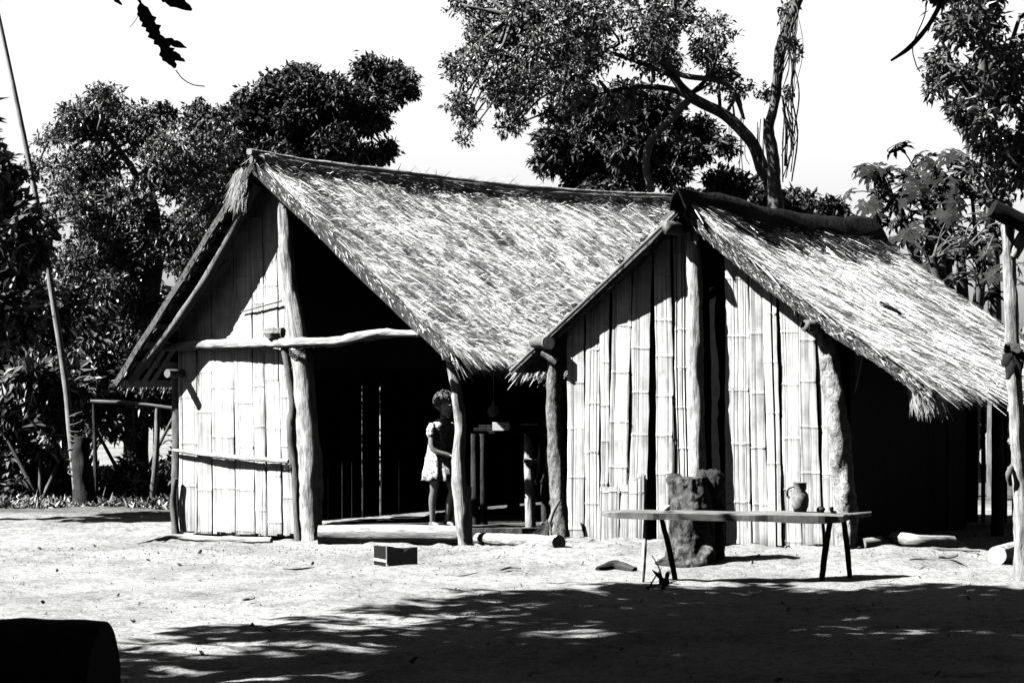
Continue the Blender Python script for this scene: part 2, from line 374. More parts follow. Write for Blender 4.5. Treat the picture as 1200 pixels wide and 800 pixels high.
def patch(c, sag=0.0, und=0.02, seed=1):
    """c = front-top, rear-top, front-eave, rear-eave; returns surf(a,b) -> point, a along the ridge, b down the slope"""
    c = [np.array(v, float) for v in c]
    n = np.cross(c[1] - c[0], c[2] - c[0]); n /= np.linalg.norm(n)
    if n[2] < 0: n = -n
    L = np.linalg.norm(c[1] - c[0]); H = np.linalg.norm(c[2] - c[0])
    def f(a, b):
        a = np.asarray(a, float)[..., None]; b = np.asarray(b, float)[..., None]
        p = (c[0] * (1 - a) + c[1] * a) * (1 - b) + (c[2] * (1 - a) + c[3] * a) * b
        aa = a[..., 0]; bb = b[..., 0]
        h = -sag * np.sin(np.pi * np.clip(bb, 0, 1)) + und * 2 * vn(aa * L * 1.3, bb * H * 1.5, seed) + und * vn(aa * L * 5, bb * H * 4, seed + 1)
        dz = -0.06 * np.sin(np.pi * np.clip(aa, 0, 1)) * (1 - bb)
        return p + n * h[..., None] + np.stack([0 * dz, 0 * dz, dz], -1)
    return f, n, L, H
def slab(mb, f, n, th=0.07, na=50, nb=22, tone=1.0):
    A, B = np.meshgrid(np.linspace(0, 1, na), np.linspace(0, 1, nb)); top = f(A, B).reshape(-1, 3)
    bot = top - n * th; V = np.concatenate([top, bot]); K = na * nb
    i = np.arange(nb - 1)[:, None] * na; j = np.arange(na - 1)[None, :]
    q = np.stack([i + j, i + j + 1, i + na + j + 1, i + na + j], -1).reshape(-1, 4)
    e = []
    for j in range(na - 1): e += [[j, j + 1, K + j + 1, K + j], [(nb - 1) * na + j, (nb - 1) * na + j + 1, K + (nb - 1) * na + j + 1, K + (nb - 1) * na + j]]
    for i in range(nb - 1): e += [[i * na, (i + 1) * na, K + (i + 1) * na, K + i * na], [i * na + na - 1, (i + 1) * na + na - 1, K + (i + 1) * na + na - 1, K + i * na + na - 1]]
    mb.add(V, np.concatenate([q, q + K, np.array(e)]), tone=tone)
def blades(mb, p0, d, side, up, Ln, W, lift, tone, curve=-0.2):
    """p0 roots, d unit directions, side unit, up unit; three-point ribbons"""
    k = len(p0); Ln = np.asarray(Ln)[:, None]; W = np.asarray(W)[:, None]; lift = np.asarray(lift)[:, None]
    m_ = p0 + d * Ln * 0.5 + up * lift * 0.6; e = p0 + d * Ln + up * (lift + curve * Ln * 0.1)
    V = np.stack([p0 - side * W, p0 + side * W, m_ - side * W, m_ + side * W, e - side * W * 0.35, e + side * W * 0.35], 1).reshape(-1, 3)
    b = np.arange(k)[:, None] * 6
    q = np.stack([b + [[0, 1, 3, 2]], b + [[2, 3, 5, 4]]], 1).reshape(-1, 4)
    mb.add(V, q, tone=np.repeat(tone, 6))
def thatch(mb, f, n, L, H, dens=2000, seed=3, a_rng=(0, 1), b_rng=(0, 1.0), bw=(0.0016, 0.0042), ln=(0.10, 0.32), lift=(0.0, 0.05), yaw=0.16, skew=0.0, dark=1.0):
    r = np.random.default_rng(seed); K = int(dens * L * H * (a_rng[1] - a_rng[0]) * (b_rng[1] - b_rng[0]))
    a = r.uniform(*a_rng, K); b = r.uniform(*b_rng, K)
    # tufts: pull blades together so that dark streaks open between them
    ca = np.round(a * L / 0.045 + r.normal(0, 0.25, K)) * 0.045 / L; a = a * 0.8 + ca * 0.2
    p = f(a, b); e = 1e-3; dn = f(a, b + e) - p; dn /= np.linalg.norm(dn, axis=1)[:, None]
    al = np.cross(dn, np.broadcast_to(n, dn.shape)); al /= np.linalg.norm(al, axis=1)[:, None]
    y = r.normal(0, yaw, K) + skew + 0.5 * vn(a * L * 1.5, b * H * 1.1, seed + 5)
    d = dn * np.cos(y)[:, None] + al * np.sin(y)[:, None]
    sd = np.cross(d, np.broadcast_to(n, d.shape)); roll = r.normal(0, 0.75, K)
    side = sd * np.cos(roll)[:, None] + n * np.sin(roll)[:, None]
    lo = 0.12 + 0.95 * sm(-0.26, 0.16, 0.7 * vn(a * L * 14, b * H * 6, seed + 6) + 1.0 * vn(a * L * 38, b * H * 11.0, seed + 8) + 0.25 * vn(a * L * 1.5, b * H * 1.2, seed + 9) + 0.02)
    tn = np.clip(r.normal(0.84, 0.36, K) * lo, 0.04, 1.2) * dark
    base_lift = 0.012 + 0.03 * r.random(K)
    blades(mb, p + n * base_lift[:, None], d, side, np.broadcast_to(n, d.shape), r.uniform(*ln, K), r.uniform(*bw, K), r.uniform(*lift, K) * r.random(K), tn)
def fringe(mb, f, n, L, H, edge='eave', cnt=2500, seed=4, ln=(0.12, 0.34), droop=0.5, tone=0.8):
    r = np.random.default_rng(seed); K = cnt
    if edge == 'eave': a = r.uniform(0, 1, K); b = r.uniform(0.93, 1.0, K)
    elif edge == 'front': a = np.abs(r.normal(0, 0.008, K)); b = r.uniform(0, 1, K)
    else: a = 1 - np.abs(r.normal(0, 0.008, K)); b = r.uniform(0, 1, K)
    p = f(a, b); dn = f(a, b + 1e-3) - p; dn /= np.linalg.norm(dn, axis=1)[:, None]
    al = f(a + 1e-3, b) - p; al /= np.linalg.norm(al, axis=1)[:, None]
    y = r.normal(0, 0.22, K)
    if edge == 'front': y = y - 0.22
    if edge == 'rear': y = y + 0.22
    d = dn * np.cos(y)[:, None] + al * np.sin(y)[:, None]
    d[:, 2] -= droop * r.random(K); d /= np.linalg.norm(d, axis=1)[:, None]
    sd = np.cross(d, np.broadcast_to(n, d.shape)); sd /= np.linalg.norm(sd, axis=1)[:, None]; roll = r.normal(0, 0.5 if edge == 'front' else 0.8, K)
    side = sd * np.cos(roll)[:, None] + n * np.sin(roll)[:, None]
    blades(mb, p - n * (r.random(K) * 0.07)[:, None], d, side, np.broadcast_to(n, d.shape), r.uniform(*ln, K), r.uniform(0.0012, 0.003, K), r.normal(0, 0.012, K), np.clip(r.normal(tone, 0.25, K), 0.1, 1.2))

# ================================================================= HUT ONE (left, larger)
A1 = Plane((-1.712, 21.4), 32); r1 = -A1.n
hut = thing('thatched_hut', 'larger left thatched hut with open shaded front bay beside the bamboo gable', 'hut', (-1.2, 23.5, 0))
pk = A1.at(294, 188, 0.28); el = A1.at(133, 449, 0.26); er = A1.at(535, 419, 0.12)
LV = np.array([r1[0] * 7.4, r1[1] * 7.4, 0.0])
pkr = pk + LV + [0, 0, 0.06]; elr = el + LV; err = er + LV + [0, 0, 0.0]
fR, nR, LR, HR = patch((pk, pkr, er, err), 0.0, 0.02, 21)
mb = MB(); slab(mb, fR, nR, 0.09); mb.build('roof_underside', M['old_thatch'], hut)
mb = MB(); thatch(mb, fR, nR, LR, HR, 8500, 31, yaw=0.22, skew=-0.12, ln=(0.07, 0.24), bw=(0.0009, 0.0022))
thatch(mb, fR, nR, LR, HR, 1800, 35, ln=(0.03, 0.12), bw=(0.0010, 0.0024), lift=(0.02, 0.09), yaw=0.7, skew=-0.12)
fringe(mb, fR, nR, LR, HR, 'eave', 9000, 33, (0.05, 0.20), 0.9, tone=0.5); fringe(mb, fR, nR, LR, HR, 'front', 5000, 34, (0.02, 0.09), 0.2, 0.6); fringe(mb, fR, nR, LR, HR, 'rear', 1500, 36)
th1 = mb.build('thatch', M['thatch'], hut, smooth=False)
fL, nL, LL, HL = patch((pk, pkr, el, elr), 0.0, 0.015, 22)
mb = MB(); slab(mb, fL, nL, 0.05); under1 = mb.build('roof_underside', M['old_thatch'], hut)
mb = MB(); thatch(mb, fL, nL, LL, HL, 900, 41, a_rng=(0.015, 1), ln=(0.08, 0.2), yaw=0.1); fringe(mb, fL, nL, LL, HL, 'front', 1200, 42, (0.02, 0.07), 0.1, 0.6); fringe(mb, fL, nL, LL, HL, 'eave', 1500, 43, (0.05, 0.15))
# the shaggy tuft hanging off the peak
r = np.random.default_rng(5); K = 170
p0 = A1.at(282, 203, 0.29) + np.stack([r.normal(0, 0.03, K), r.normal(0, 0.03, K), r.uniform(-0.12, 0.05, K)], 1)
d = np.stack([r.normal(-0.28, 0.14, K), r.normal(-0.1, 0.15, K), np.full(K, -1.0)], 1); d /= np.linalg.norm(d, axis=1)[:, None]
sd = np.cross(d, [0, 1.0, 0.2]); sd /= np.linalg.norm(sd, axis=1)[:, None]
blades(mb, p0, d, sd, np.broadcast_to(np.array([-0.7, -0.4, 0.3]), d.shape), r.uniform(0.10, 0.28, K), np.full(K, 0.0028), r.normal(0, 0.03, K), r.uniform(0.3, 0.9, K))
mb.build('thatch', M['thatch'], hut, smooth=False)
# lining strips under the left slope: bark sheets on battens
mb = MB()
for k in range(11):
    b = 0.1 + k * 0.088
    p0 = fL(np.array([0.004]), np.array([b]))[0] - nL * 0.063; p1 = fL(np.array([0.13]), np.array([b]))[0] - nL * 0.063
    dd = (el - pk) / np.linalg.norm(el - pk)
    mb.box((p0 + p1) / 2, (p1 - p0) / 2, dd * (0.03 + 0.012 * random.random()), nL * 0.006, tone=random.uniform(0.5, 1.0))
mb.build('roof_batten', M['bamboo'], under1, smooth=False)
mb = MB()
for k in range(5):
    a = 0.03 + k * 0.03 + random.uniform(-.01, .01)
    p0 = fL(np.array([a]), np.array([0.78]))[0] - nL * 0.085; p1 = fL(np.array([a + 0.0]), np.array([0.97]))[0] - nL * 0.085
    mb.box((p0 + p1) / 2, (p1 - p0) / 2, np.array([*r1, 0]) * 0.035, nL * 0.005, tone=random.uniform(0.7, 1.3))
mb.build('bark_strip', M['bamboo'], under1, smooth=False)
# rafters (long grey one, short pale one), eave pole, ridge pole
def pole(pts, rad, mat, name, parent, wob=0.06, seg=10, tone=1.0, captone=None, sub=6):
    mb = MB(); sub = sub * 2 if len(pts) > 2 else sub * 3; mb.tube(pts, rad, seg + 4, wob * 1.5, tone=tone, captone=captone, sub=sub); return mb.build(name, M[mat], parent)
pole([A1.at(302, 216, 0.18), A1.at(234, 338, 0.18), A1.at(153, 447, 0.18)], [0.036, 0.042, 0.03], 'grey_wood', 'rafter', hut)
pole([A1.at(266, 304, 0.07), A1.at(220, 356, 0.14), A1.at(168, 424, 0.20)], [0.018, 0.022, 0.02], 'pale_wood', 'rafter', hut, tone=1.25)
a_, b_p = A1.at(196, 437, 0.2), A1.at(196, 437, 0.2) + np.array([*r1, 0]) * 6.8
pole([a_, (a_ + b_p) / 2, b_p], 0.035, 'grey_wood', 'eave_pole', hut, captone=1.3)
up_ = np.array([0, 0, 0.05])
rp = [fR(np.array([t]), np.array([0.0]))[0] + np.array([0.03, 0, 0.055 + dz]) for t, dz in ((-0.012, 0), (0.12, 0.01), (0.3, 0.0), (0.5, 0.0), (0.75, 0), (1.0, 0))]
pole(rp, [0.028, 0.035, 0.038, 0.036, 0.034, 0.03], 'pale_wood', 'ridge_pole', hut, 0.1, tone=1.1, captone=0.4)
# matted ridge thatch under the ridge pole
mb = MB(); K = 4200; r = np.random.default_rng(8)
a = r.uniform(0, 1, K); p = fR(a, np.zeros(K)) + np.stack([r.normal(0, 0.02, K), r.normal(0, 0.02, K), r.uniform(0.0, 0.06, K)], 1)
sgn = np.where(r.random(K) < 0.6, 1, -1); gg = np.array([*A1.g, 0])
d = gg * sgn[:, None] * 0.75 + np.stack([r.normal(0, .35, K), r.normal(0, .35, K), r.normal(-0.35, .3, K)], 1); d /= np.linalg.norm(d, axis=1)[:, None]
sd = np.cross(d, [0, 0, 1.0]); sd /= np.linalg.norm(sd, axis=1)[:, None] + 1e-6
blades(mb, p, d, sd, np.broadcast_to([0, 0, 1.0], d.shape), r.uniform(0.08, 0.2, K), np.full(K, 0.004), r.normal(0.01, 0.02, K), np.clip(r.normal(0.22, 0.18, K), 0.05, 1))
for q in range(3):   # ridge roll
    mb.tube([fR(np.array([t]), np.array([0.0]))[0] + np.array([0.01 + 0.03 * q, -0.01, 0.0 + 0.012 * (q == 1)]) for t in np.linspace(0, 1, 8)], 0.045, 8, 0.2, tone=0.12)
mb.build('ridge_thatch', M['thatch'], hut, smooth=False)
# gable wall of flattened bamboo
mb = MB(); xpx = [208, 231, 249, 276, 299, 313, 331, 348]
tl = [A1.t(v) for v in xpx]
def top1(t):   # underside of the left slope over the wall
    tp, te = A1.t(294, 0), A1.t(133, 0); f = (t - te) / (tp - te); return el[2] + (pk[2] - el[2]) * min(f, 1.0) - 0.10
for k in range(len(tl) - 1):
    a0, a1 = tl[k], tl[k + 1]; sh = -0.10 * (k / 7.0)
    b0, b1 = a0 + sh, a1 + sh
    board(mb, A1, a0 + 0.008, a1 - 0.006, b0 + 0.008, b1 - 0.006, 0.02 + 0.01 * random.random(), top1(b0), top1(b1), random.uniform(0.9, 1.08), random.uniform(-.006, .006), sw=0.045)
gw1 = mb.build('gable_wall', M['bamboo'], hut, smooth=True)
mb = MB()   # black sheet behind the boards, painting the gaps as deep shade
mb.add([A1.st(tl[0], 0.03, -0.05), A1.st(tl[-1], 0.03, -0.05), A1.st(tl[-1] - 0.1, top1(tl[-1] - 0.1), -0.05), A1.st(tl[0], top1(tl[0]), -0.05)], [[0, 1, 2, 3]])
mb.build('shade_backing', M['gap_shade'], gw1, smooth=False)
# posts and poles of the front
post1 = pole([A1.at(331, 232, 0.05), A1.at(338, 320, 0.08), A1.at(353, 420, 0.1), A1.at(363, 540, 0.12), A1.at(366, 640, 0.12)], [0.052, 0.058, 0.082, 0.092, 0.09], 'pale_wood', 'post', hut, 0.14, 14, 0.9)
post3 = pole([A1.at(333, 405, 0.09), A1.at(343, 470, 0.09), A1.at(341, 500, 0.1), A1.at(346, 560, 0.1), A1.at(350, 638, 0.1)], [0.03, 0.032, 0.045, 0.035, 0.038], 'smooth_bark', 'pole', hut, 0.12)
post2 = pole([P(526, 405, 20.9), P(535, 460, 20.88), P(540, 500, 20.86), P(538, 545, 20.85), P(541, 590, 20.85), P(546, 642, 20.85)], [0.045, 0.045, 0.046, 0.055, 0.07, 0.055], 'pale_wood', 'post', hut, 0.14, 14, 0.85)
pole([P(550, 570, 20.85), P(547, 590, 20.82), P(542, 612, 20.82)], [0.02, 0.032, 0.035], 'pale_wood', 'branch_stub', post2, 0.1, 10, 0.8)
beam1 = pole([A1.at(193, 407, 0.045), A1.at(250, 403, 0.045), A1.at(315, 402, 0.08), A1.at(355, 401, 0.17), A1.at(400, 399, 0.15), A1.at(440, 391, 0.14), A1.at(502, 390, 0.10)], [0.035, 0.042, 0.04, 0.042, 0.042, 0.04, 0.022], 'pale_wood', 'cross_beam', hut, 0.16, 12, 1.15)
mb = MB(); c = A1.at(324, 390, 0.09); gg = np.array([*A1.g, 0]); n3 = np.array([*A1.n, 0])
mb.tube([c - gg * .085 + n3 * .02, c + n3 * .03, c + gg * .085 + n3 * .02], [.042, .05, .045], 7, .35, sub=6, fr=20); mb.build('beam_block', M['grey_wood'], beam1, smooth=False)
pole([A1.at(203, 527, 0.03), A1.at(260, 534, 0.045), A1.at(338, 540, 0.04)], [0.012, 0.022, 0.018], 'pale_wood', 'wall_rail', gw1, 0.08, 10, 1.2)
pole([A1.at(283, 365, 0.02), A1.at(330, 352, 0.03)], [0.006, 0.008], 'grey_wood', 'wall_rail', gw1, 0.08, 8)
pole([A1.at(206, 560, 0.05), A1.at(203, 590, 0.05), A1.at(207, 628, 0.05)], [0.02, 0.03, 0.03], 'smooth_bark', 'post', hut)
pole([A1.at(208, 440, -0.06), A1.at(208, 636, -0.06)], [0.05, 0.055], 'smooth_bark', 'post', hut)
def lashing(cx, rad, parent, turns=4, axis='z', nm='lashing'):
    mb = MB()
    a = np.linspace(0, 2 * np.pi * turns, turns * 12); h = np.linspace(-0.03, 0.03, len(a))
    ring = np.stack([np.cos(a) * rad, np.sin(a) * rad, h + 0.4 * rad * np.sin(a + .7)], 1) + np.array(cx)
    mb.tube(ring, 0.0055, 5, 0, sub=1); mb.build(nm, M['dark_wood'], parent)
lashing(A1.at(354, 408, 0.11), 0.105, post1); lashing(P(528, 412, 20.9), 0.056, post2, 3); lashing(A1.at(340, 545, 0.10), 0.05, post3, 2)
# corner and rear posts, side and back walls
def xy(t, s): q = A1.O + A1.g * t + r1 * s; return (q[0], q[1])
tL, tR = A1.t(208), A1.t(545)
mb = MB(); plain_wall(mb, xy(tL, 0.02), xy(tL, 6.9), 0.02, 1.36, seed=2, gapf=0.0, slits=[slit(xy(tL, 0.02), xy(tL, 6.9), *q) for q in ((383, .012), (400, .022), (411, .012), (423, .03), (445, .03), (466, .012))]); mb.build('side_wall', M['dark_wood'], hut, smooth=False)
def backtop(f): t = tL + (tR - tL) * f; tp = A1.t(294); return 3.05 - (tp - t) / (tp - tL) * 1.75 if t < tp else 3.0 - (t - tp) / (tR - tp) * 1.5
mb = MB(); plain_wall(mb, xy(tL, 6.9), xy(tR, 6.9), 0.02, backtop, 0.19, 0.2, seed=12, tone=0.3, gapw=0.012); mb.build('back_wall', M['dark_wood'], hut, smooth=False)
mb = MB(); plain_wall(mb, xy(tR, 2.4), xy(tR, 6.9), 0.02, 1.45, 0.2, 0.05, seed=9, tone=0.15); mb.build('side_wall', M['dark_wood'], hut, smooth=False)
for t, s, h in ((tL, 6.8, 1.35), (tR, 6.8, 1.45), (tR, 3.4, 1.45), (A1.t(294) - 0.02, 6.8, 3.0), (A1.t(350), 3.4, 2.3)):
    x, y = xy(t, s); pole([(x, y, 0), (x, y, h)], [0.06, 0.05], 'dark_wood', 'post', hut)
# raised earth floor held by the two sill logs
mb = MB(); F = [(-1.6, 21.06), (-0.40, 21.04), (0.05, 21.04), (0.42, 20.98), (0.40 + .53 * 6, 20.9 + .848 * 6), (-0.38 + .53 * 6.9, 21.0 + .848 * 6.9), (-1.6 + .53 * 6.8, 21.4 + .848 * 6.8)]
V = [(x, y, 0.13) for x, y in F] + [(x, y, -0.05) for x, y in F]; k = len(F)
V2 = V + [(0.9, 23.5, 0.13)]
mb.add(V2, [[a, (a + 1) % k, (a + 1) % k + k, a + k] for a in range(k)], [[a, (a + 1) % k, 2 * k] for a in range(k)])
mb.build('earth_floor', M['earth'], hut, smooth=False)

# ================================================================= HUT TWO (right, smaller)
A2 = Plane(((830 - 600) / FPX * 19.9, 19.9), 22); r2 = np.array([math.sin(R(30)), math.cos(R(30))])
hut2 = thing('thatched_hut', 'smaller right thatched hut with sunlit upright bamboo gable behind the bench', 'hut', (2.4, 21.8, 0.05))
pk2 = A2.at(796, 240, 0.20); el2 = A2.at(598, 430, 0.015); er2 = A2.at(1086, 455, 0.16)
LV2 = np.array([r2[0] * 3.75, r2[1] * 3.75, 0])
pr = pk2 + LV2; pr[2] = EYE + (HY - 270) / FPX * pr[1]
elr2 = el2 + LV2 + [0, 0, 0.1]; err2 = er2 + LV2 * 1.0
f2, n2, L2, H2 = patch((pk2, pr, er2, err2), 0.03, 0.02, 51)
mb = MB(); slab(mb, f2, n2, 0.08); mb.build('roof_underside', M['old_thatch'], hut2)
mb = MB(); thatch(mb, f2, n2, L2, H2, 9000, 61, ln=(0.08, 0.28), bw=(0.0010, 0.0024), yaw=0.17, skew=-0.1); thatch(mb, f2, n2, L2, H2, 400, 65, ln=(0.15, 0.4), lift=(0.02, 0.09), yaw=0.35, skew=-0.1)
fringe(mb, f2, n2, L2, H2, 'eave', 7500, 63, (0.05, 0.17), 0.8, 0.45); fringe(mb, f2, n2, L2, H2, 'front', 4500, 64, (0.02, 0.08), 0.2, 0.6); fringe(mb, f2, n2, L2, H2, 'rear', 1800, 66, (0.06, 0.2))
# long tuft hanging at the front eave corner
r = np.random.default_rng(15); K = 650
p0 = er2 + np.array([-0.02, 0.05, 0.0]) + np.stack([r.uniform(-0.08, 0.16, K), r.uniform(-0.02, 0.2, K), r.uniform(-0.06, 0.04, K)], 1)
d = np.stack([r.normal(0.25, 0.18, K), r.normal(0.05, 0.15, K), np.full(K, -1.0)], 1); d /= np.linalg.norm(d, axis=1)[:, None]
sd = np.cross(d, [0, 1.0, 0.2]); sd /= np.linalg.norm(sd, axis=1)[:, None]
blades(mb, p0, d, sd, np.broadcast_to(np.array([0.3, -0.4, 0.3]), d.shape), r.uniform(0.06, 0.2, K), np.full(K, 0.0022), r.normal(0, 0.03, K), r.uniform(0.35, 1.0, K))
mb.build('thatch', M['thatch'], hut2, smooth=False)
fl2, nl2, Ll2, Hl2 = patch((pk2, pr, el2, elr2), 0.02, 0.015, 52)
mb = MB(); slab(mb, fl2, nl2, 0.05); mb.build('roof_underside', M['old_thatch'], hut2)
mb = MB(); thatch(mb, fl2, nl2, Ll2, Hl2, 1200, 71, a_rng=(0.02, 1), ln=(0.08, 0.2), yaw=0.1); fringe(mb, fl2, nl2, Ll2, Hl2, 'front', 900, 72, (0.02, 0.05), 0.1, 0.4); fringe(mb, fl2, nl2, Ll2, Hl2, 'eave', 1500, 73, (0.06, 0.2))
mb.build('thatch', M['thatch'], hut2, smooth=False)
# pale edge pole of the left verge
pole([pk2 + [-0.02, -0.03, -0.05], (pk2 + el2) / 2 + [0, -0.03, -0.04], el2 + [0, -0.03, -0.03]], 0.014, 'grey_wood', 'verge_pole', hut2)
# dark bark saddle over the ridge
mb = MB(); na, nb = 46, 15; V = []; T = []
g2 = np.array([*A2.g, 0])
for ia in range(na):
    a = -0.03 + 1.04 * ia / (na - 1); c = f2(np.array([min(max(a, 0), 1)]), np.array([0.0]))[0] + LV2 * (a - min(max(a, 0), 1))
    c = c + np.array([0, 0, 0.05 + 0.045 * math.sin(a * 5.5 + 0.8) * 0.4])
    for ib in range(nb):
        u = -1 + 2 * ib / (nb - 1); wdt = (0.07 + 0.165 * float(sm(-0.03, 0.28, np.array(a)))) + 0.03 * float(vn(a * 9, ib * 0.4, 5))
        x = u * wdt; kk = 0.45 + 0.55 * float(sm(-0.03, 0.25, np.array(a))); z = kk * (0.09 * (1 - abs(u) ** 2.2) - abs(u) ** 1.6 * 0.22) + 0.025 * float(vn(a * 14, ib * 0.9, 6))
        V.append(c + g2 * (x + 0.02) + np.array([0, 0, z])); T.append(0.7 + 0.6 * random.random())
V = np.array(V); i = np.arange(na - 1)[:, None] * nb; j = np.arange(nb - 1)[None, :]
q = np.stack([i + j, i + j + 1, i + nb + j + 1, i + nb + j], -1).reshape(-1, 4)
mb.add(V, q, tone=np.array(T)); mb.add(V - [0, 0, 0.03], q, tone=0.6)
for e in (0, na - 1): mb.add(np.concatenate([V[e * nb:(e + 1) * nb], V[e * nb:(e + 1) * nb] - [0, 0, 0.03]]), [[k, k + 1, k + 1 + nb, k + nb] for k in range(nb - 1)], tone=0.8)
for e in (0, nb - 1):
    s0 = V[e::nb]; mb.add(np.concatenate([s0, s0 - [0, 0, 0.03]]), [[k, k + 1, k + 1 + na, k + na] for k in range(na - 1)], tone=0.7)
mb.build('ridge_cap', M['black_wood'], hut2)
# ragged thatch ends peeping from under the saddle
mb = MB(); K = 7000; r = np.random.default_rng(9); a = r.uniform(0.06, 1, K); b = r.uniform(0.03, 0.155, K) * sm(-0.1, .25, a) * (1 + .5 * vn(a * 22, a * 0, 3)); p = f2(a, b)
dn = f2(a, b + 1e-3) - p; dn /= np.linalg.norm(dn, axis=1)[:, None]; d = dn + r.normal(0, 0.2, (K, 3)); d /= np.linalg.norm(d, axis=1)[:, None]
sd = np.cross(d, n2); sd /= np.linalg.norm(sd, axis=1)[:, None]
blades(mb, p + n2 * 0.045, d, sd, np.broadcast_to(n2, d.shape), r.uniform(0.05, 0.14, K), np.full(K, 0.004), r.uniform(0, 0.03, K), np.clip(r.normal(0.03, 0.02, K), 0.008, .2))
mb.build('ridge_thatch', M['thatch'], hut2, smooth=False)
# gable wall
GB = 0.07
def top2(t):
    tp = A2.t(796); f = (t - A2.t(598)) / (tp - A2.t(598))
    if t <= tp: return el2[2] + (pk2[2] - el2[2]) * f - 0.07
    f = (t - tp) / (A2.t(1088) - tp); return pk2[2] + (er2[2] - pk2[2]) * f - 0.11
mb = MB()
B2 = [  # foot left/right, top left/right in photograph columns, tone
 (663, 684, 664, 685, .95), (684, 703, 685, 702, 1.0), (704, 713, 703, 716, .85), (713, 735, 718, 741, 1.05), (735, 756, 742, 765, 1.0),
 (770, 792, 766, 786, 1.05), (792, 824, 786, 818, 1.0),
 (850, 881, 848, 876, .95), (881, 900, 876, 893, .9), (900, 917, 893, 911, .9), (918, 940, 912, 935, .92), (940, 964, 935, 955, .9), (965, 978, 955, 968, .8), (978, 990, 968, 980, .85)]
for fl, fr_, tl_, tr_, tn in B2:
    a0, a1, b0, b1 = [A2.t(v) for v in (fl, fr_, tl_, tr_)]
    board(mb, A2, a0 + 0.004, a1 - 0.003, b0 + 0.004, b1 - 0.003, GB + random.uniform(-0.03, 0.01), top2(b0), top2(b1), tn, random.uniform(-.012, .012))
a0, a1 = A2.t(700), A2.t(756)  # a second, shorter board nailed over the foot
board(mb, A2, A2.t(704), A2.t(727), A2.t(705), A2.t(728), GB - 0.02, 0.52, 0.50, 0.85, 0.028)
board(mb, A2, A2.t(727), A2.t(755), A2.t(728), A2.t(756), GB - 0.02, 0.50, 0.62, 0.8, 0.026)
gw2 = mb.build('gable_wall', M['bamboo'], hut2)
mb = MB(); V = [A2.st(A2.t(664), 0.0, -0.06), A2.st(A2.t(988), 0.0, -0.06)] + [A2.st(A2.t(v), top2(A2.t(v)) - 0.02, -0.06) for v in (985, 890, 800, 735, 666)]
c = np.mean(V, 0); mb.add(V + [c], t=[[k, (k + 1) % 7, 7] for k in range(7)]); mb.build('shade_backing', M['gap_shade'], gw2, smooth=False)  # black sheet, so the gap beside the post reads as its shadow
pole([A2.at(813, 283, 0.09), A2.at(815, 400, 0.10), A2.at(818, 520, 0.11), A2.at(819, 648, 0.12)], [0.052, 0.055, 0.058, 0.062], 'pale_wood', 'post', hut2, 0.16, 14, 0.95)
post4 = pole([A2.at(651, 405, -0.06), A2.at(651, 480, -0.06), A2.at(653, 560, -0.05), A2.at(658, 640, -0.04)], [0.058, 0.062, 0.066, 0.082], 'bark', 'post', hut2, 0.18, 16, 0.8)
pole([A2.at(634, 413, 0.09), A2.at(652, 424, 0.06)], [0.02, 0.03], 'bark', 'branch_stub', post4, 0.1, 8)
pole([A2.at(966, 384, 0.06), A2.at(975, 440, 0.07), A2.at(985, 520, 0.07), A2.at(992, 600, 0.07), A2.at(993, 650, 0.07)], [0.065, 0.072, 0.078, 0.08, 0.085], 'mud_bark', 'post', hut2, 0.2, 16, 1.0)
pole([A2.at(643, 401, 0.13), A2.at(643, 401, -0.3), A2.at(643, 401, -0.3) + LV2 * 0.8], 0.052, 'smooth_bark', 'wall_plate', hut2, captone=4.5, sub=4)
pole([A2.at(799, 268, 0.10), A2.at(799, 268, 0.0), A2.at(799, 268, 0.0) + LV2 * 0.95], 0.05, 'smooth_bark', 'ridge_beam', hut2, captone=2.2, sub=4)
pole([A2.at(960, 382, 0.16), A2.at(960, 382, -0.1), A2.at(962, 384, -0.1) + LV2 * 0.9], 0.045, 'smooth_bark', 'wall_plate', hut2, captone=4.5, sub=4)
# short battens sticking out under the left verge, casting comb shadows
for v, z in ((672, 352), (700, 326), (726, 300), (752, 275)):
    p = A2.at(v, z + 6, 0.10); pole([p, p + np.array([*r2, 0]) * 1.2], 0.017, 'dark_wood', 'batten', hut2, seg=8, sub=2)
def xy2(t, s): q = A2.O + A2.g * t + r2 * s; return (q[0], q[1])
tl2, tr2 = A2.t(664), A2.t(990)
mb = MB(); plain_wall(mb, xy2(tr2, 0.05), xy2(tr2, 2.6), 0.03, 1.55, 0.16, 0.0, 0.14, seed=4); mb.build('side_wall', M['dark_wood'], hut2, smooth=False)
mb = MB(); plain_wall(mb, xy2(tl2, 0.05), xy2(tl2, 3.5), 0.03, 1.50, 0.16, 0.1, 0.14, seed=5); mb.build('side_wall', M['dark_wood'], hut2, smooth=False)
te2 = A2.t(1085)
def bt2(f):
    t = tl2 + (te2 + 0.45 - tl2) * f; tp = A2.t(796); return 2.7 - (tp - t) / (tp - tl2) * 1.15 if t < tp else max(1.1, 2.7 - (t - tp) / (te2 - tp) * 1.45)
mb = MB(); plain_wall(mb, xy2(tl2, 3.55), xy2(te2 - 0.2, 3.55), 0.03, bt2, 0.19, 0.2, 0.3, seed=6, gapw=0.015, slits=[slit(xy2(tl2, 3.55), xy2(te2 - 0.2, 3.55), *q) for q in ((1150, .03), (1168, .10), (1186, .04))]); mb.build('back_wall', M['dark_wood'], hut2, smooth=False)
for t, s, h in ((te2 - 0.12, 0.25, 1.2), (te2 - 0.1, 3.4, 1.2), (te2 - 0.1, 1.9, 1.2), (tl2, 3.5, 1.5)):
    x, y = xy2(t, s)
    if s > 1: pole([(x, y, 0), (x, y, h)], [0.055, 0.045], 'dark_wood', 'post', hut2)
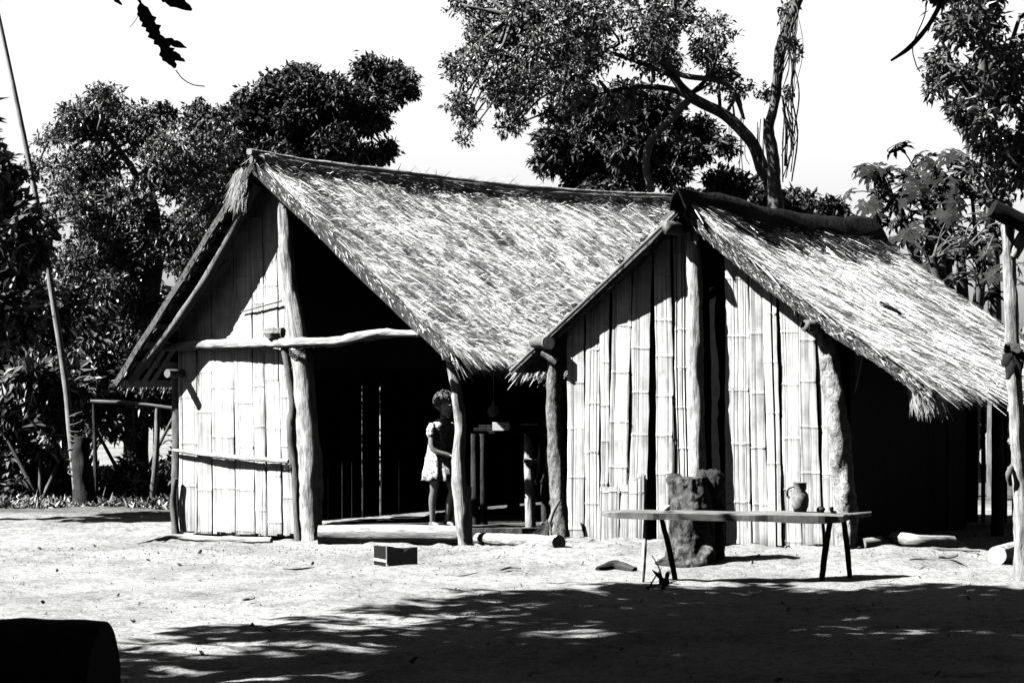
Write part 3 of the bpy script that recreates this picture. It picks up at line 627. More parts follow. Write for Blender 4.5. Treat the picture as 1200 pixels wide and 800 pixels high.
# pale board behind the corner post
mb = MB(); P_ = [A2.at(1000, 412, -0.12), A2.at(1011, 416, -0.12), A2.at(1006, 440, -0.12), A2.at(1001, 462, -0.12)]
P_ = [np.array(p) for p in P_]; nb_ = np.array([*A2.n, 0]) * 0.02
mb.add(P_ + [p - nb_ for p in P_], [[0, 1, 2, 3], [7, 6, 5, 4], [0, 4, 5, 1], [1, 5, 6, 2], [2, 6, 7, 3], [3, 7, 4, 0]], tone=0.6); mb.build('broken_board', M['bamboo'], hut2, smooth=False)
for px_, py_, tn in ((855, 378, .3), (1112, 362, .3)):   # holes / sticks caught in the thatch
    pass
for aa, bb, l1, l2, rd, lab in ((0.62, 0.42, (0.10, 0.0, -0.09), (0.13, 0.02, -0.17), [0.012, 0.01, 0.006], 'upper dark bent stick caught in the thatch of the right hut'), (0.42, 0.5, (0.12, 0.02, -0.08), (0.25, 0.03, -0.15), [0.02, 0.035, 0.01], 'lower thicker dark stick caught in the thatch of the right hut')):
    st = MB(); q = f2(np.array([aa]), np.array([bb]))[0] + n2 * 0.06
    st.tube([q, q + np.array(l1), q + np.array(l2)], rd, 6, 0.25); tag(st.build('stick', M['black_wood']), lab, 'stick', 'sticks caught in the thatch')

# ================================================================= organic bodies (one skin over joined shapes)
def blob(mb_, name, mat, parent=None, voxel=0.006, smooth_it=4, disp=None, at=None):
    o = mb_.build(name, mat, None)
    md = o.modifiers.new('r', 'REMESH'); md.mode = 'VOXEL'; md.voxel_size = voxel
    if smooth_it: s_ = o.modifiers.new('s', 'SMOOTH'); s_.factor = 0.5; s_.iterations = smooth_it
    dg = bpy.context.evaluated_depsgraph_get(); ev = o.evaluated_get(dg); me = bpy.data.meshes.new_from_object(ev)
    co = np.zeros(len(me.vertices) * 3, np.float32); me.vertices.foreach_get('co', co); co = co.reshape(-1, 3).astype(float)
    if disp is not None:
        nr = np.zeros(len(co) * 3, np.float32); me.vertices.foreach_get('normal', nr); co = co + nr.reshape(-1, 3) * disp(co)[:, None]
    off = np.zeros(3); p = parent
    while p is not None: off = off + np.array(p.location); p = p.parent
    co -= off
    me.vertices.foreach_set('co', co.astype(np.float32).ravel())
    for n_ in ('tone', 'uvw'):
        if n_ in me.attributes: me.attributes.remove(me.attributes[n_])
    a = me.attributes.new('tone', 'FLOAT', 'POINT'); a.data.foreach_set('value', np.ones(len(co), np.float32))
    a = me.attributes.new('uvw', 'FLOAT_VECTOR', 'POINT'); a.data.foreach_set('vector', co.astype(np.float32).ravel())
    me.polygons.foreach_set('use_smooth', np.ones(len(me.polygons), bool)); me.update()
    o2 = bpy.data.objects.new(name, me); COL.objects.link(o2); bpy.data.objects.remove(o)
    if parent is not None: o2.parent = parent
    if not me.materials: me.materials.append(mat)
    return o2
def limb(mb, pts, rad, seg=10): 
    mb.tube(pts, rad, seg, 0.0, sub=5)
    for p, r_ in zip(pts, rad): mb.ball(p, r_, seg, 7)

def child(name, label, base, face_dir, k, J, dress=True):
    """base = floor point, face_dir = 2-D unit vector she faces, k = scale; J = joints in (forward, left, up)"""
    Fd = np.array([*face_dir, 0.0]); Fd /= np.linalg.norm(Fd); Ld = np.array([-Fd[1], Fd[0], 0])
    W_ = lambda q: np.array(base) + k * (Fd * q[0] + Ld * q[1] + np.array([0, 0, q[2]]))
    t = thing(name, label, 'child', base)
    mb = MB(); j = {a: W_(b) for a, b in J.items() if a != 'tilt'}
    ax = np.stack([Fd, Ld, [0, 0, 1.0]])
    limb(mb, [j['pelvis'], j['chest'] * 0.5 + j['pelvis'] * 0.5, j['chest']], [0.078 * k, 0.07 * k, 0.075 * k], 14)
    mb.ball(j['chest'] + [0, 0, 0.015], (0.06 * k, 0.10 * k, 0.08 * k), 14, 9, axes=ax)
    limb(mb, [j['chest'] + [0, 0, 0.05], j['neck'], j['head'] - [0, 0, 0.05 * k]], [0.04 * k, 0.028 * k, 0.03 * k])
    hd = J['head']; tl_ = J.get('tilt', 0)
    Hf = Fd * math.cos(tl_) - np.array([0, 0, 1]) * math.sin(tl_); Hu = Fd * math.sin(tl_) + np.array([0, 0, 1]) * math.cos(tl_); hax = np.stack([Hf, Ld, Hu])
    Hw = lambda f_, l_, u_: j['head'] + k * (Hf * f_ + Ld * l_ + Hu * u_)
    mb.ball(Hw(-0.005, 0, 0.015), (0.085 * k, 0.07 * k, 0.082 * k), 18, 12, axes=hax)
    mb.ball(Hw(0.025, 0, -0.035), (0.055 * k, 0.052 * k, 0.055 * k), 16, 10, axes=hax)
    mb.ball(Hw(0.083, 0, -0.016), (0.014 * k, 0.012 * k, 0.013 * k), 10, 7, axes=hax)          # nose
    mb.ball(Hw(0.080, 0, 0.028), (0.008 * k, 0.035 * k, 0.01 * k), 10, 7, axes=hax)            # brow
    mb.ball(Hw(0.074, 0, -0.047), (0.012 * k, 0.022 * k, 0.007 * k), 10, 7, axes=hax)          # lips
    mb.ball(Hw(0.068, 0, -0.075), (0.016 * k, 0.02 * k, 0.014 * k), 10, 7, axes=hax)           # chin
    for s in (-1, 1): mb.ball(Hw(0.0, 0.07 * s, -0.01), (0.016 * k, 0.008 * k, 0.024 * k), 10, 7, axes=hax)
    for s in ('R', 'L'):
        limb(mb, [j['sh' + s], j['el' + s], j['wr' + s]], [0.032 * k, 0.024 * k, 0.018 * k])
        a_ = j['wr' + s] - j['el' + s]; a_ /= np.linalg.norm(a_)
        sd_ = np.cross(a_, [0.2, 0.3, 1.0]); sd_ /= np.linalg.norm(sd_); nn_ = np.cross(sd_, a_)
        palm = j['wr' + s] + a_ * 0.03 * k; mb.ball(palm, (0.030 * k, 0.024 * k, 0.013 * k), 10, 7, axes=np.stack([a_, sd_, nn_]))
        for q, ln_ in zip((-1.5, -0.5, 0.5, 1.5), (0.036, 0.044, 0.042, 0.032)):
            b_ = palm + a_ * 0.022 * k + sd_ * q * 0.0135 * k; c_ = b_ + a_ * ln_ * 0.55 * k + sd_ * q * 0.002 * k - nn_ * 0.006 * k; d_ = c_ + a_ * ln_ * 0.35 * k - nn_ * 0.020 * k
            limb(mb, [palm + sd_ * q * 0.008 * k, b_, c_, d_], [0.008 * k, 0.0065 * k, 0.006 * k, 0.005 * k], 8)
        limb(mb, [palm - a_ * 0.012 * k + sd_ * 0.015 * k, palm + a_ * 0.008 * k + sd_ * 0.036 * k - nn_ * 0.008 * k, palm + a_ * 0.026 * k + sd_ * 0.040 * k - nn_ * 0.018 * k], [0.010 * k, 0.008 * k, 0.006 * k], 8)
        limb(mb, [j['hip' + s], j['hip' + s] * 0.4 + j['kn' + s] * 0.6, j['kn' + s]], [0.058 * k, 0.045 * k, 0.034 * k], 12)
        cf = j['kn' + s] * 0.68 + j['an' + s] * 0.32 - Fd * 0.012 * k
        limb(mb, [j['kn' + s], cf, j['an' + s]], [0.033 * k, 0.034 * k, 0.02 * k], 12)
        limb(mb, [j['an' + s] + [0, 0, -0.015 * k] - Fd * 0.015 * k, j['an' + s] + Fd * 0.05 * k + [0, 0, -0.022 * k], j['toe' + s]], [0.022 * k, 0.021 * k, 0.014 * k])
    body = blob(mb, 'body', M['skin'], t, 0.0055 * k, 3)
    for s in (-1, 1):
        mb = MB(); mb.ball(Hw(0.076, 0.028 * s, 0.008), (0.008 * k, 0.012 * k, 0.007 * k), 10, 7, axes=hax)
        mb.ball(Hw(0.0815, 0.028 * s, 0.007), (0.004 * k, 0.0055 * k, 0.0055 * k), 8, 6, axes=hax, tone=0.03); mb.build('eye', M['eye'], body)
    mb = MB(); r = np.random.default_rng(3)
    mb.ball(Hw(-0.018, 0, 0.03), (0.086 * k, 0.078 * k, 0.083 * k), 16, 12, axes=hax)
    for _ in range(900):
        v = r.normal(0, 1, 3); v /= np.linalg.norm(v)
        if v[0] > 0.35 and v[2] < 0.45: continue
        if v[2] < -0.65: continue
        mb.ball(Hw(-0.014 + v[0] * (0.088 + .012 * r.random()), v[1] * (0.084 + .012 * r.random()), 0.03 + v[2] * (0.084 + .014 * r.random())), k * r.uniform(0.004, 0.009), 6, 5)
    blob(mb, 'hair', M['hair'], t, 0.004 * k, 0)
    # dress
    nseg = 72; ang = np.linspace(0, 2 * np.pi, nseg, endpoint=False)
    if dress:
        prof = [(0.895, .034, .042, 0), (0.885, .045, .06, 0), (0.865, .058, .095, 0), (0.835, .070, .118, 0), (0.79, .078, .108, 0), (0.72, .088, .106, .05), (0.64, .090, .103, .08), (0.61, .092, .104, .09), (0.585, .100, .110, .10), (0.52, .118, .128, .09), (0.45, .136, .144, .11), (0.39, .150, .156, .13), (0.388, .144, .15, .13), (0.50, .10, .11, .08)]
    else:
        prof = [(0.60, .075, .088, .0), (0.58, .082, .094, .02), (0.52, .086, .1, .05), (0.44, .09, .11, .08), (0.438, .084, .10, .08), (0.5, .07, .09, .0)]
    V = []
    for z, rf, rl, pl_ in prof:
        wgt = np.interp(z, [0.56, 0.76, 0.87], [0, 1, 2])
        cx = np.interp(z, [0.35, 0.56, 0.76, 0.9], [J['pelvis'][0] + 0.02, J['pelvis'][0], J['chest'][0], J['neck'][0]])
        mod = 1 + pl_ * np.sin(ang * 7 + 3 * np.sin(z * 9) + np.sin(ang * 2)) * 0.8 + pl_ * 0.5 * np.sin(ang * 15 + 1 + 5 * z) + 0.12 * vn(ang * 2, z * 14 + 0 * ang, 8)
        V.append(np.array(base) + k * (np.outer(cx + np.cos(ang) * rf * mod, Fd) + np.outer(np.sin(ang) * rl * mod, Ld) + np.array([0, 0, z])))
    V = np.concatenate(V); n_ = len(prof); i = np.arange(n_ - 1)[:, None] * nseg; jj = np.arange(nseg)[None, :]; j2 = (jj + 1) % nseg
    mb = MB(); mb.add(V, np.stack([i + nseg + jj, i + nseg + j2, i + j2, i + jj], -1).reshape(-1, 4), uv=V * 1.0)
    if dress:
        for s in ('R', 'L'):
            a_, b_ = j['sh' + s], j['el' + s]
            pts = [a_ * 1.12 - b_ * 0.12, a_ * 0.85 + b_ * 0.15, a_ * 0.6 + b_ * 0.4, a_ * 0.5 + b_ * 0.5]
            mb.tube(pts, [0.03 * k, 0.052 * k, 0.050 * k, 0.036 * k], 16, 0.25, sub=5, fr=14)
    mb.build('dress' if dress else 'shorts', M['dress'] if dress else M['dark_clay'], t)
    return t

child('person', 'young girl with short curly hair in pale flowered dress leaning on the thin post', (-0.583, 21.13, 0.13), (0.74, -0.67), 1.0,
      dict(pelvis=(-0.02, 0, .56), chest=(-0.005, 0, .77), neck=(0.012, 0, .885), head=(0.05, -0.01, 1.005), tilt=0.30,
           shR=(-0.005, -0.10, .835), elR=(0.03, -0.135, .655), wrR=(0.135, -0.05, .60),
           shL=(0.0, 0.10, .835), elL=(0.10, 0.115, .72), wrL=(0.19, 0.05, .81),
           hipR=(-0.02, -0.05, .53), knR=(-0.025, -0.06, .30), anR=(-0.045, -0.06, .045), toeR=(0.035, -0.07, .014),
           hipL=(0.0, 0.055, .53), knL=(0.10, 0.03, .31), anL=(0.025, 0.04, .05), toeL=(0.115, 0.02, .014)))
child('person', 'small child half hidden behind the rough bark post of the right hut', (0.325, 21.5, 0.13), (-0.45, -0.9), 0.80,
      dict(pelvis=(-0.0, 0, .56), chest=(0.0, 0, .77), neck=(0.01, 0, .885), head=(0.03, 0, 1.0), tilt=0.1,
           shR=(0, -0.11, .835), elR=(-0.01, -0.14, .66), wrR=(0.05, -0.13, .51), shL=(0, 0.11, .835), elL=(-0.01, 0.14, .66), wrL=(0.05, 0.13, .51),
           hipR=(0, -0.05, .53), knR=(0.01, -0.06, .30), anR=(-0.01, -0.06, .045), toeR=(0.08, -0.07, .014),
           hipL=(0, 0.05, .53), knL=(0.01, 0.06, .30), anL=(-0.01, 0.06, .045), toeL=(0.08, 0.07, .014)), dress=False)

# ================================================================= logs
def log(name, label, pts, rad, mat='pale_wood', group=None, tone=1.0, captone=0.5, wob=0.06, cat='log', seg=18, sub=8):
    mb = MB(); mb.tube(pts, rad, seg, wob, tone=tone, captone=captone, sub=sub, fr=4)
    o = mb.build(name, M[mat], None, at=np.mean(np.array(pts), 0)); return tag(o, label, cat, group)
def onG(px, py, r_, sink=0.01):
    """centre of a log of radius r_ whose lower edge shows at px,py on the ground"""
    p = PG(px, py, 0.0)
    for _ in range(3): z = gzf(p[0], p[1]); p = PG(px, py, z)
    return np.array([p[0], p[1] + r_ * 0.7, gzf(p[0], p[1]) + r_ - sink])
log('sill_log', 'thick smooth pale log lying as a sill below the girl', [P(373, 626, 20.99), P(455, 626, 20.98), P(536, 627, 20.96)], [.076, .084, .080], tone=1.15, captone=0.2, wob=0.05)
log('sill_log', 'slimmer pale log lying between the thin post and the bark post', [onG(560, 636, .05), onG(655, 640, .055)], [.045, .055], tone=1.0, captone=0.7, wob=0.12)
log('pole', 'thin crooked pale pole lying along the foot of the left bamboo wall', [onG(161, 637, .012), onG(200, 633, .03), onG(250, 634, .028), onG(318, 637, .028)], [.008, .026, .028, .026], tone=1.1, cat='pole', seg=12)
log('log', 'short stub of log beside the right hut corner post', [onG(1012, 643, .045), onG(1032, 641, .045)], [.04, .045], tone=.8, cat='log')
log('log', 'knotty pale log lying under the open side of the right hut', [onG(1047, 642, .05), onG(1078, 641, .055), onG(1117, 640, .05)], [.045, .052, .05], tone=.85, captone=0.08, wob=0.14)
log('log', 'smooth cut log lying at the foot of the right foreground post', [onG(1170, 661, .075), onG(1215, 652, .08)], [.07, .08], tone=1.1, captone=0.9)
log('fallen_log', 'thin fallen trunk lying among the bushes left of the tall pole', [onG(30, 580, .04), onG(84, 575, .04)], [.04, .045], 'smooth_bark', tone=1.5)
log('bark_slab', 'dark slab of bark lying in front of the small bamboo boards', [onG(700, 668, .02), onG(722, 666, .03), onG(744, 659, .02)], [.02, .04, .02], 'dark_wood', cat='bark', wob=0.3)
# big dark trunk in the left foreground
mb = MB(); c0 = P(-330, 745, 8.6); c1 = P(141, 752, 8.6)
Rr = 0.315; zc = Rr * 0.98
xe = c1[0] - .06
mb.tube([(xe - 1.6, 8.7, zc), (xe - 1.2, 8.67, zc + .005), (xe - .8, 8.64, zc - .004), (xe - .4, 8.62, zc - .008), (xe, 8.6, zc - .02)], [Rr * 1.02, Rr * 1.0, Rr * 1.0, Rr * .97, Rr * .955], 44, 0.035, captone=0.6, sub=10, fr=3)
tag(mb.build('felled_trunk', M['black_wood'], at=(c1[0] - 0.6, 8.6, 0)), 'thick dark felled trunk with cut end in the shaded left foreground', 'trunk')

# ================================================================= stump / mortar
base = PG(818, 656, 0.06); sx = lambda px: (px - 600) / FPX * base[1]
bz = gzf(base[0], base[1] + 0.15)
zz = lambda py: EYE + (HY - py) / FPX * base[1]
mb = MB(); yb = base[1] + 0.17
mb.tube([(sx(810), yb, bz - 0.06), (sx(812), yb, bz + 0.12), (sx(812), yb, bz + 0.4), (sx(808), yb, zz(560))], [0.20, 0.175, 0.165, 0.145], 20, 0.12, sub=6)
mb.tube([(sx(838), yb + 0.13, bz - 0.05), (sx(838), yb + 0.13, bz + 0.4), (sx(836), yb + .1, zz(570))], [0.10, 0.085, 0.10], 16, 0.15, sub=6)
mb.ball((sx(793), yb, zz(563)), (0.07, 0.1, 0.05), 14, 10)
mb.ball((sx(806), yb - 0.03, bz - 0.02), (0.24, 0.22, 0.08), 16, 10); mb.ball((sx(828), yb - 0.12, bz + 0.05), (0.08, 0.08, 0.09), 12, 9)
def dsp(c): return 0.018 * vn(c[:, 0] * 16 + c[:, 1] * 9, c[:, 2] * 5, 3) + 0.010 * vn(c[:, 0] * 44, c[:, 2] * 16 + c[:, 1] * 25, 4) + 0.007 * vn(c[:, 0] * 70 + c[:, 1] * 30, c[:, 2] * 60, 6)
stp = thing('tree_stump', 'weathered knobbly tree stump standing behind the bench by the right hut', 'stump', (sx(815), yb, bz))
blob(mb, 'stump_wood', M['rotten'], stp, 0.012, 1, dsp)
mb = MB(); mb.ball((sx(838), yb + 0.03, zz(568)), (0.10, 0.12, 0.115), 16, 12); mb.ball((sx(826), yb + 0.02, zz(560)), (0.06, 0.09, 0.06), 12, 9); mb.ball((sx(843), yb + 0.03, zz(600)), (0.07, 0.08, 0.12), 12, 9)  # right bulge of the stump, its shade put in as a darker material
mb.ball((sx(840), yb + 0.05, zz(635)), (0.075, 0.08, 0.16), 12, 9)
bl_ = blob(mb, 'shaded_burl', M['dark_wood'], stp, 0.010, 1, lambda c: 1.3 * dsp(c)); bl_['label'] = 'knobbly burl coloured dark as the shaded side of the stump'

# ================================================================= bench
bt = thing('bench', 'long low plank bench on four splayed stick legs in front of the right hut', 'bench', (PG(860, 676)[0], 17.5, 0))
YB = 17.5; zs = lambda py, y=YB: EYE + (HY - py) / FPX * y
mb = MB(); pf = [(705, 0.04, 0.010), (716, 0.10, 0.022), (760, 0.15, 0.026), (860, 0.17, 0.029), (960, 0.17, 0.029), (985, 0.14, 0.022), (1000, 0.05, 0.016), (1022, 0.02, 0.014)]
prof = [(q_, np.interp(q_, [a[0] for a in pf], [a[1] for a in pf]) * (1 + .12 * float(vn(q_ * .05, 3, 2))), np.interp(q_, [a[0] for a in pf], [a[2] for a in pf]) * (1 + .35 * float(vn(q_ * .015, 7, 3)))) for q_ in np.linspace(705, 1022, 44)]
V = []; U = []
for px_, wd, th in prof:
    x = (px_ - 600) / FPX * YB; zc = np.interp(px_, [705, 860, 985, 1022], [zs(601), zs(604), zs(606), zs(602)])
    yo = 0.05 if px_ > 990 else 0
    for a, b in ((-1, -1), (-1, 0.6), (-0.85, 1), (0.85, 1), (1, 0.6), (1, -1)):
        V.append((x, YB + yo + a * wd + .008 * float(vn(px_ * .012, a * 3 + 4, 5)), zc + b * th + 0.006 * float(vn(px_ * .02, a, 4)))); U.append((a * wd, x, b * 0.1))
n_ = len(prof); i = np.arange(n_ - 1)[:, None] * 6; j = np.arange(6)[None, :]
mb.add(V, np.stack([i + j, i + (j + 1) % 6, i + 6 + (j + 1) % 6, i + 6 + j], -1).reshape(-1, 4), uv=U)
mb.add(V[:6], [[0, 1, 2, 3]], [[0, 3, 4], [0, 4, 5]]); mb.add(V[-6:], [[3, 2, 1, 0]], [[4, 3, 0], [5, 4, 0]])
mb.build('seat', M['grey_wood'], bt, smooth=False)
for a, b, yo0, yo1, r0, mt in (((757, 606), (753, 682), -0.06, -0.10, .017, 'pale_wood'), ((775, 606), (792, 672), 0.06, 0.12, .021, 'dark_wood'), ((973, 609), (962, 674), -0.06, -0.0, .021, 'dark_wood'), ((989, 609), (996, 670), 0.05, 0.1, .021, 'dark_wood')):
    y0, y1 = YB + yo0, YB + yo1; x1 = (b[0] - 600) / FPX * y1
    pole([((a[0] - 600) / FPX * y0, y0, zs(a[1], y0)), (((a[0] + b[0]) / 2 - 600) / FPX * (y0 + y1) / 2, (y0 + y1) / 2, zs((a[1] + b[1]) / 2, y0)), (x1, y1, gzf(x1, y1) - 0.02)], [r0 * 0.8, r0, r0 * 0.85], mt, 'leg', bt, 0.15, 10, 1.0 if mt == 'pale_wood' else 0.8)
seat_z = zs(602)
mb = MB(); c = np.array([(938 - 600) / FPX * YB, YB + 0.02, seat_z + 0.02])
t = thing('clay_jug', 'dark clay jug with narrow neck standing on the bench', 'jug', c)
mb.lathe(c, [(0.0, 0), (0.042, 0.0), (0.054, 0.035), (0.060, 0.08), (0.054, 0.12), (0.038, 0.14), (0.045, 0.158), (0.046, 0.195), (0.052, 0.2), (0.046, 0.2), (0.038, 0.16), (0.0, 0.15)], 22, wob=0.008)
mb.build('jug_body', M['clay'], t)
mb = MB(); mb.tube([c + [-0.045, -0.01, 0.17], c + [-0.085, -0.01, 0.15], c + [-0.09, 0, 0.11], c + [-0.07, 0, 0.09]], 0.007, 8, 0.1); mb.build('handle', M['clay'], t)
mb = MB(); c = np.array([(962 - 600) / FPX * YB, YB + 0.02, seat_z + 0.022]); mb.ball(c + [0, 0, 0.008], (0.03, 0.028, 0.024), 12, 9); mb.ball(c + [0.012, 0.0, 0.012], (0.022, 0.02, 0.02), 10, 8)
tag(blob(mb, 'stone', M['dark_clay'], None, 0.005, 2), 'small dark stone lying right of the jug on the bench', 'stone')
mb = MB(); c = np.array([(975 - 600) / FPX * YB, YB + 0.0, seat_z + 0.01]); mb.tube([c + [0.03, 0, 0.0], c + [0.0, 0, 0.01], c + [-0.004, 0, 0.04]], [0.012, 0.012, 0.016], 8, 0.2)
tag(mb.build('wood_peg', M['black_wood']), 'short bent wooden peg sticking up at the right end of the bench', 'peg')
mb = MB(); c = np.array([(780 - 600) / FPX * YB, YB + 0.02, seat_z + 0.014]); mb.lathe(c, [(0, 0), (0.02, 0), (0.028, 0.015), (0.033, 0.045), (0.03, 0.045), (0.022, 0.012), (0, 0.01)], 16); mb.tube([c + [-0.03, 0, 0.035], c + [-0.052, 0, 0.03], c + [-0.05, 0, 0.012], c + [-0.027, 0, 0.01]], 0.004, 8, 0)
tag(mb.build('enamel_cup', M['white_paint']), 'small white cup standing on the bench before the stump', 'cup')

# ================================================================= box on the ground
c = PG(454, 663); bz = gzf(c[0], c[1]); t = thing('open_box', 'small dark open box with torn top and pale stripe lying on the sand', 'box', (c[0], c[1], bz))
e1 = np.array([0.992, 0.12, 0]); e2 = np.array([-0.62, 0.78, 0])   # along the wide side / the short side
def wall_(mb, p, d, L_, tops, th=0.006, tone=1.0):
    nn = np.array([d[1], -d[0], 0]) * th; k = len(tops); V = []
    for q, (s_, h_) in enumerate(tops): V += [p + d * L_ * s_, p + d * L_ * s_ + [0, 0, h_], p + d * L_ * s_ + nn, p + d * L_ * s_ + nn + [0, 0, h_]]
    Q = []
    for q in range(k - 1): a = q * 4; Q += [[a, a + 4, a + 5, a + 1], [a + 2, a + 3, a + 7, a + 6], [a + 1, a + 5, a + 7, a + 3]]
    Q += [[0, 1, 3, 2], [(k - 1) * 4, (k - 1) * 4 + 2, (k - 1) * 4 + 3, (k - 1) * 4 + 1]]
    mb.add(V, Q, tone=tone)
mb = MB(); c = np.array([c[0], c[1], bz - 0.005]); c2 = c + e2 * 0.17
wall_(mb, c, e1, 0.215, [(0, .155), (.2, .15), (.32, .128), (.4, .136), (.5, .108), (.62, .118), (.75, .135), (1, .148)])
wall_(mb, c, e2, 0.17, [(0, .155), (.5, .152), (1, .15)]); wall_(mb, c2, e1, 0.215, [(0, .15), (1, .13)]); wall_(mb, c + e1 * 0.215, e2, 0.17, [(0, .148), (1, .13)])
mb.box(c + e1 * 0.107 + e2 * 0.085 + [0, 0, 0.006], e1 * 0.105, e2 * 0.083, [0, 0, 0.004])
mb.build('carton', M['card'], t, smooth=False)
mb = MB(); nf = np.array([-e2[1], e2[0], 0]) * -1; nf = nf if nf[1] < 0 else -nf
mb.add([c + nf * .008 + e2 * 0.005 + [0, 0, .035], c + nf * .008 + e2 * 0.165 + [0, 0, .04], c + nf * .008 + e2 * 0.165 + [0, 0, .062], c + nf * .008 + e2 * 0.005 + [0, 0, .055]], [[0, 1, 2, 3]])
mb.box(c + nf * 0.008 + [0, 0, .078], e1 * .0025, e2 * .0025, [0, 0, .076]); mb.build('stripe', M['pale_wood'], t, smooth=False)

# ================================================================= passage: table, gourd, jug, broom
TY = 21.15; tz = 0.13
t = thing('rough_table', 'rough plank table on forked posts in the dark passage between the huts', 'table', ((600 - 600), TY, tz))
leg1 = pole([P(615, 508, TY - 0.02), P(619, 522, TY), P(621, 570, TY), (P(622, 600, TY)[0], TY, tz - 0.03)], [0.012, 0.04, 0.042, 0.045], 'pale_wood', 'leg', t, 0.06, 12, 0.9)
pole([P(614, 538, TY - 0.05), P(622, 540, TY - 0.05), P(630, 539, TY - 0.05)], [0.025, 0.022, 0.02], 'pale_wood', 'binding', leg1, 0.2, 10, 0.95)
for px_ in (556, 566): pole([P(px_, 506, TY + 0.35), (P(px_, 600, TY)[0], TY + 0.35, tz - 0.03)], [0.03, 0.035], 'dark_wood', 'leg', t)
pole([P(636, 502, TY + 0.35), (P(640, 600, TY)[0], TY + 0.35, tz - 0.03)], [0.03, 0.035], 'dark_wood', 'leg', t)
mb = MB()
for k in range(3): mb.box(P(600, 506 - k * 3.5, TY + 0.04 + k * 0.12), (0.36 - 0.04 * k, 0, 0.0), (0, 0.055, 0), (0, 0, 0.010), tone=random.uniform(.5, .9))
mb.build('table_top', M['dark_wood'], t, smooth=False)
mb = MB(); mb.box(P(587, 499, TY - 0.02) + np.array([0, 0, 0.0]), (0.07, 0, 0), (0, 0.045, 0), (0, 0, 0.032)); tag(mb.build('white_tin', M['white_paint'], smooth=False), 'small pale rectangular tin standing on the passage table', 'tin')
mb = MB(); c = P(620, 497, TY + 0.1); mb.box(c, (0.07, 0, 0), (0, 0.02, 0), (0, 0, 0.008)); tag(mb.build('stick', M['pale_wood'], smooth=False), 'flat pale stick lying on the right part of the passage table', 'stick')
mb = MB(); c = P(578, 482, TY + 0.05); mb.lathe(c - [0, 0, 0.045], [(0, 0), (0.03, 0.005), (0.05, 0.035), (0.045, 0.07), (0.015, 0.1), (0.009, 0.13), (0, 0.132)], 18); mb.tube([c + [0, 0, 0.08], c + [0.005, 0, 0.2], c + [0, 0, 0.42]], 0.004, 6, 0, sub=2)
tag(mb.build('gourd', M['clay']), 'round gourd hanging on a cord in the dark passage', 'gourd')
cj = np.array([(536 - 600) / FPX * 21.2, 21.2, 0.13])
mb = MB(); mb.lathe(cj, [(0, 0), (0.045, 0), (0.07, 0.03), (0.08, 0.075), (0.07, 0.115), (0.045, 0.15), (0.03, 0.18), (0.03, 0.22), (0.036, 0.23), (0.03, 0.23), (0.022, 0.18), (0, 0.15)], 24)
for z_ in (0.09, 0.10): mb.lathe(cj, [(0.079, z_), (0.082, z_ + 0.003), (0.079, z_ + 0.006)], 24, tone=0.2)
tag(mb.build('water_jug', mat_tone('pale_clay', 0.45, 0.6, 0.3, 18, 0.7)), 'pale round water jug with dark band standing behind the thin post', 'jug')
# broom
hb = PG(640, 634, 0.03)
t = thing('twig_broom', 'twig broom leaning against the bark post with its bristles on the ground', 'broom', hb)
pole([P(656, 585, 20.25), P(648, 600, 20.2), P(643, 615, 20.15)], [0.012, 0.014, 0.018], 'grey_wood', 'handle', t, 0.1, 8)
mb = MB(); r = np.random.default_rng(2); K = 420; p0 = P(643, 613, 20.15) + r.normal(0, 0.012, (K, 3)); tg = np.stack([P(628, 640, 20.1)[0] + r.normal(0, 0.07, K), 20.05 + r.normal(0, 0.06, K), 0.03 + r.uniform(-0.02, 0.05, K)], 1)
d = tg - p0; ln_ = np.linalg.norm(d, axis=1); d /= ln_[:, None]; sd = np.cross(d, [0, 1.0, 0]); sd /= np.linalg.norm(sd, axis=1)[:, None]
blades(mb, p0, d, sd, np.broadcast_to([0, -1.0, 0.2], d.shape), ln_, np.full(K, 0.003), r.normal(0, 0.02, K), r.uniform(0.3, 1.0, K))
mb.build('bristles', M['grey_wood'], t, smooth=False)
# white scrap right
c = PG(1141, 618, 0.05); mb = MB(); mb.add([c + [-.04, 0, .03], c + [.05, .02, .035], c + [.02, -.01, .0], c + [-.02, .03, 0.0], c + [0, 0.05, 0.04]], t=[[0, 2, 1], [0, 3, 2], [0, 1, 4], [0, 4, 3], [1, 2, 3], [1, 3, 4]])
tag(mb.build('cloth_scrap', M['white_paint'], smooth=False), 'crumpled white scrap lying in the shade of the right hut', 'scrap')

# ================================================================= right foreground post with pole on top
YR = 17.3; t = thing('forked_post', 'pale barked forked post at the right edge in front of the hut', 'post', (P(1195, 600, YR)[0], YR, 0))
xb = P(1199, 600, YR)[0]
pole([P(1180, 262, YR), P(1184, 330, YR), P(1187, 430, YR), P(1193, 520, YR), P(1198, 600, YR), (xb, YR, -0.03)], [0.043, 0.046, 0.046, 0.05, 0.056, 0.06], 'pale_wood', 'post_shaft', t, 0.16, 14, 0.8)
pole([P(1186, 300, YR), P(1200, 276, YR - 0.02), P(1208, 262, YR)], [0.045, 0.045, 0.04], 'pale_wood', 'fork_arm', t, 0.1, 12, 1.1)
pole([P(1186, 545, YR), P(1182, 555, YR - 0.05), P(1184, 568, YR - 0.03)], [0.015, 0.022, 0.015], 'smooth_bark', 'branch_stub', t, 0.1, 8)
mb = MB(); mb.tube([P(1163, 243, YR - 0.12), P(1180, 252, YR - 0.1), P(1230, 276, YR), P(1330, 322, YR + 0.4)], [0.062, 0.066, 0.066, 0.066], 14, 0.12)
tag(mb.build('crossing_pole', M['black_wood']), 'thick dark pole resting across the top of the forked post', 'pole')
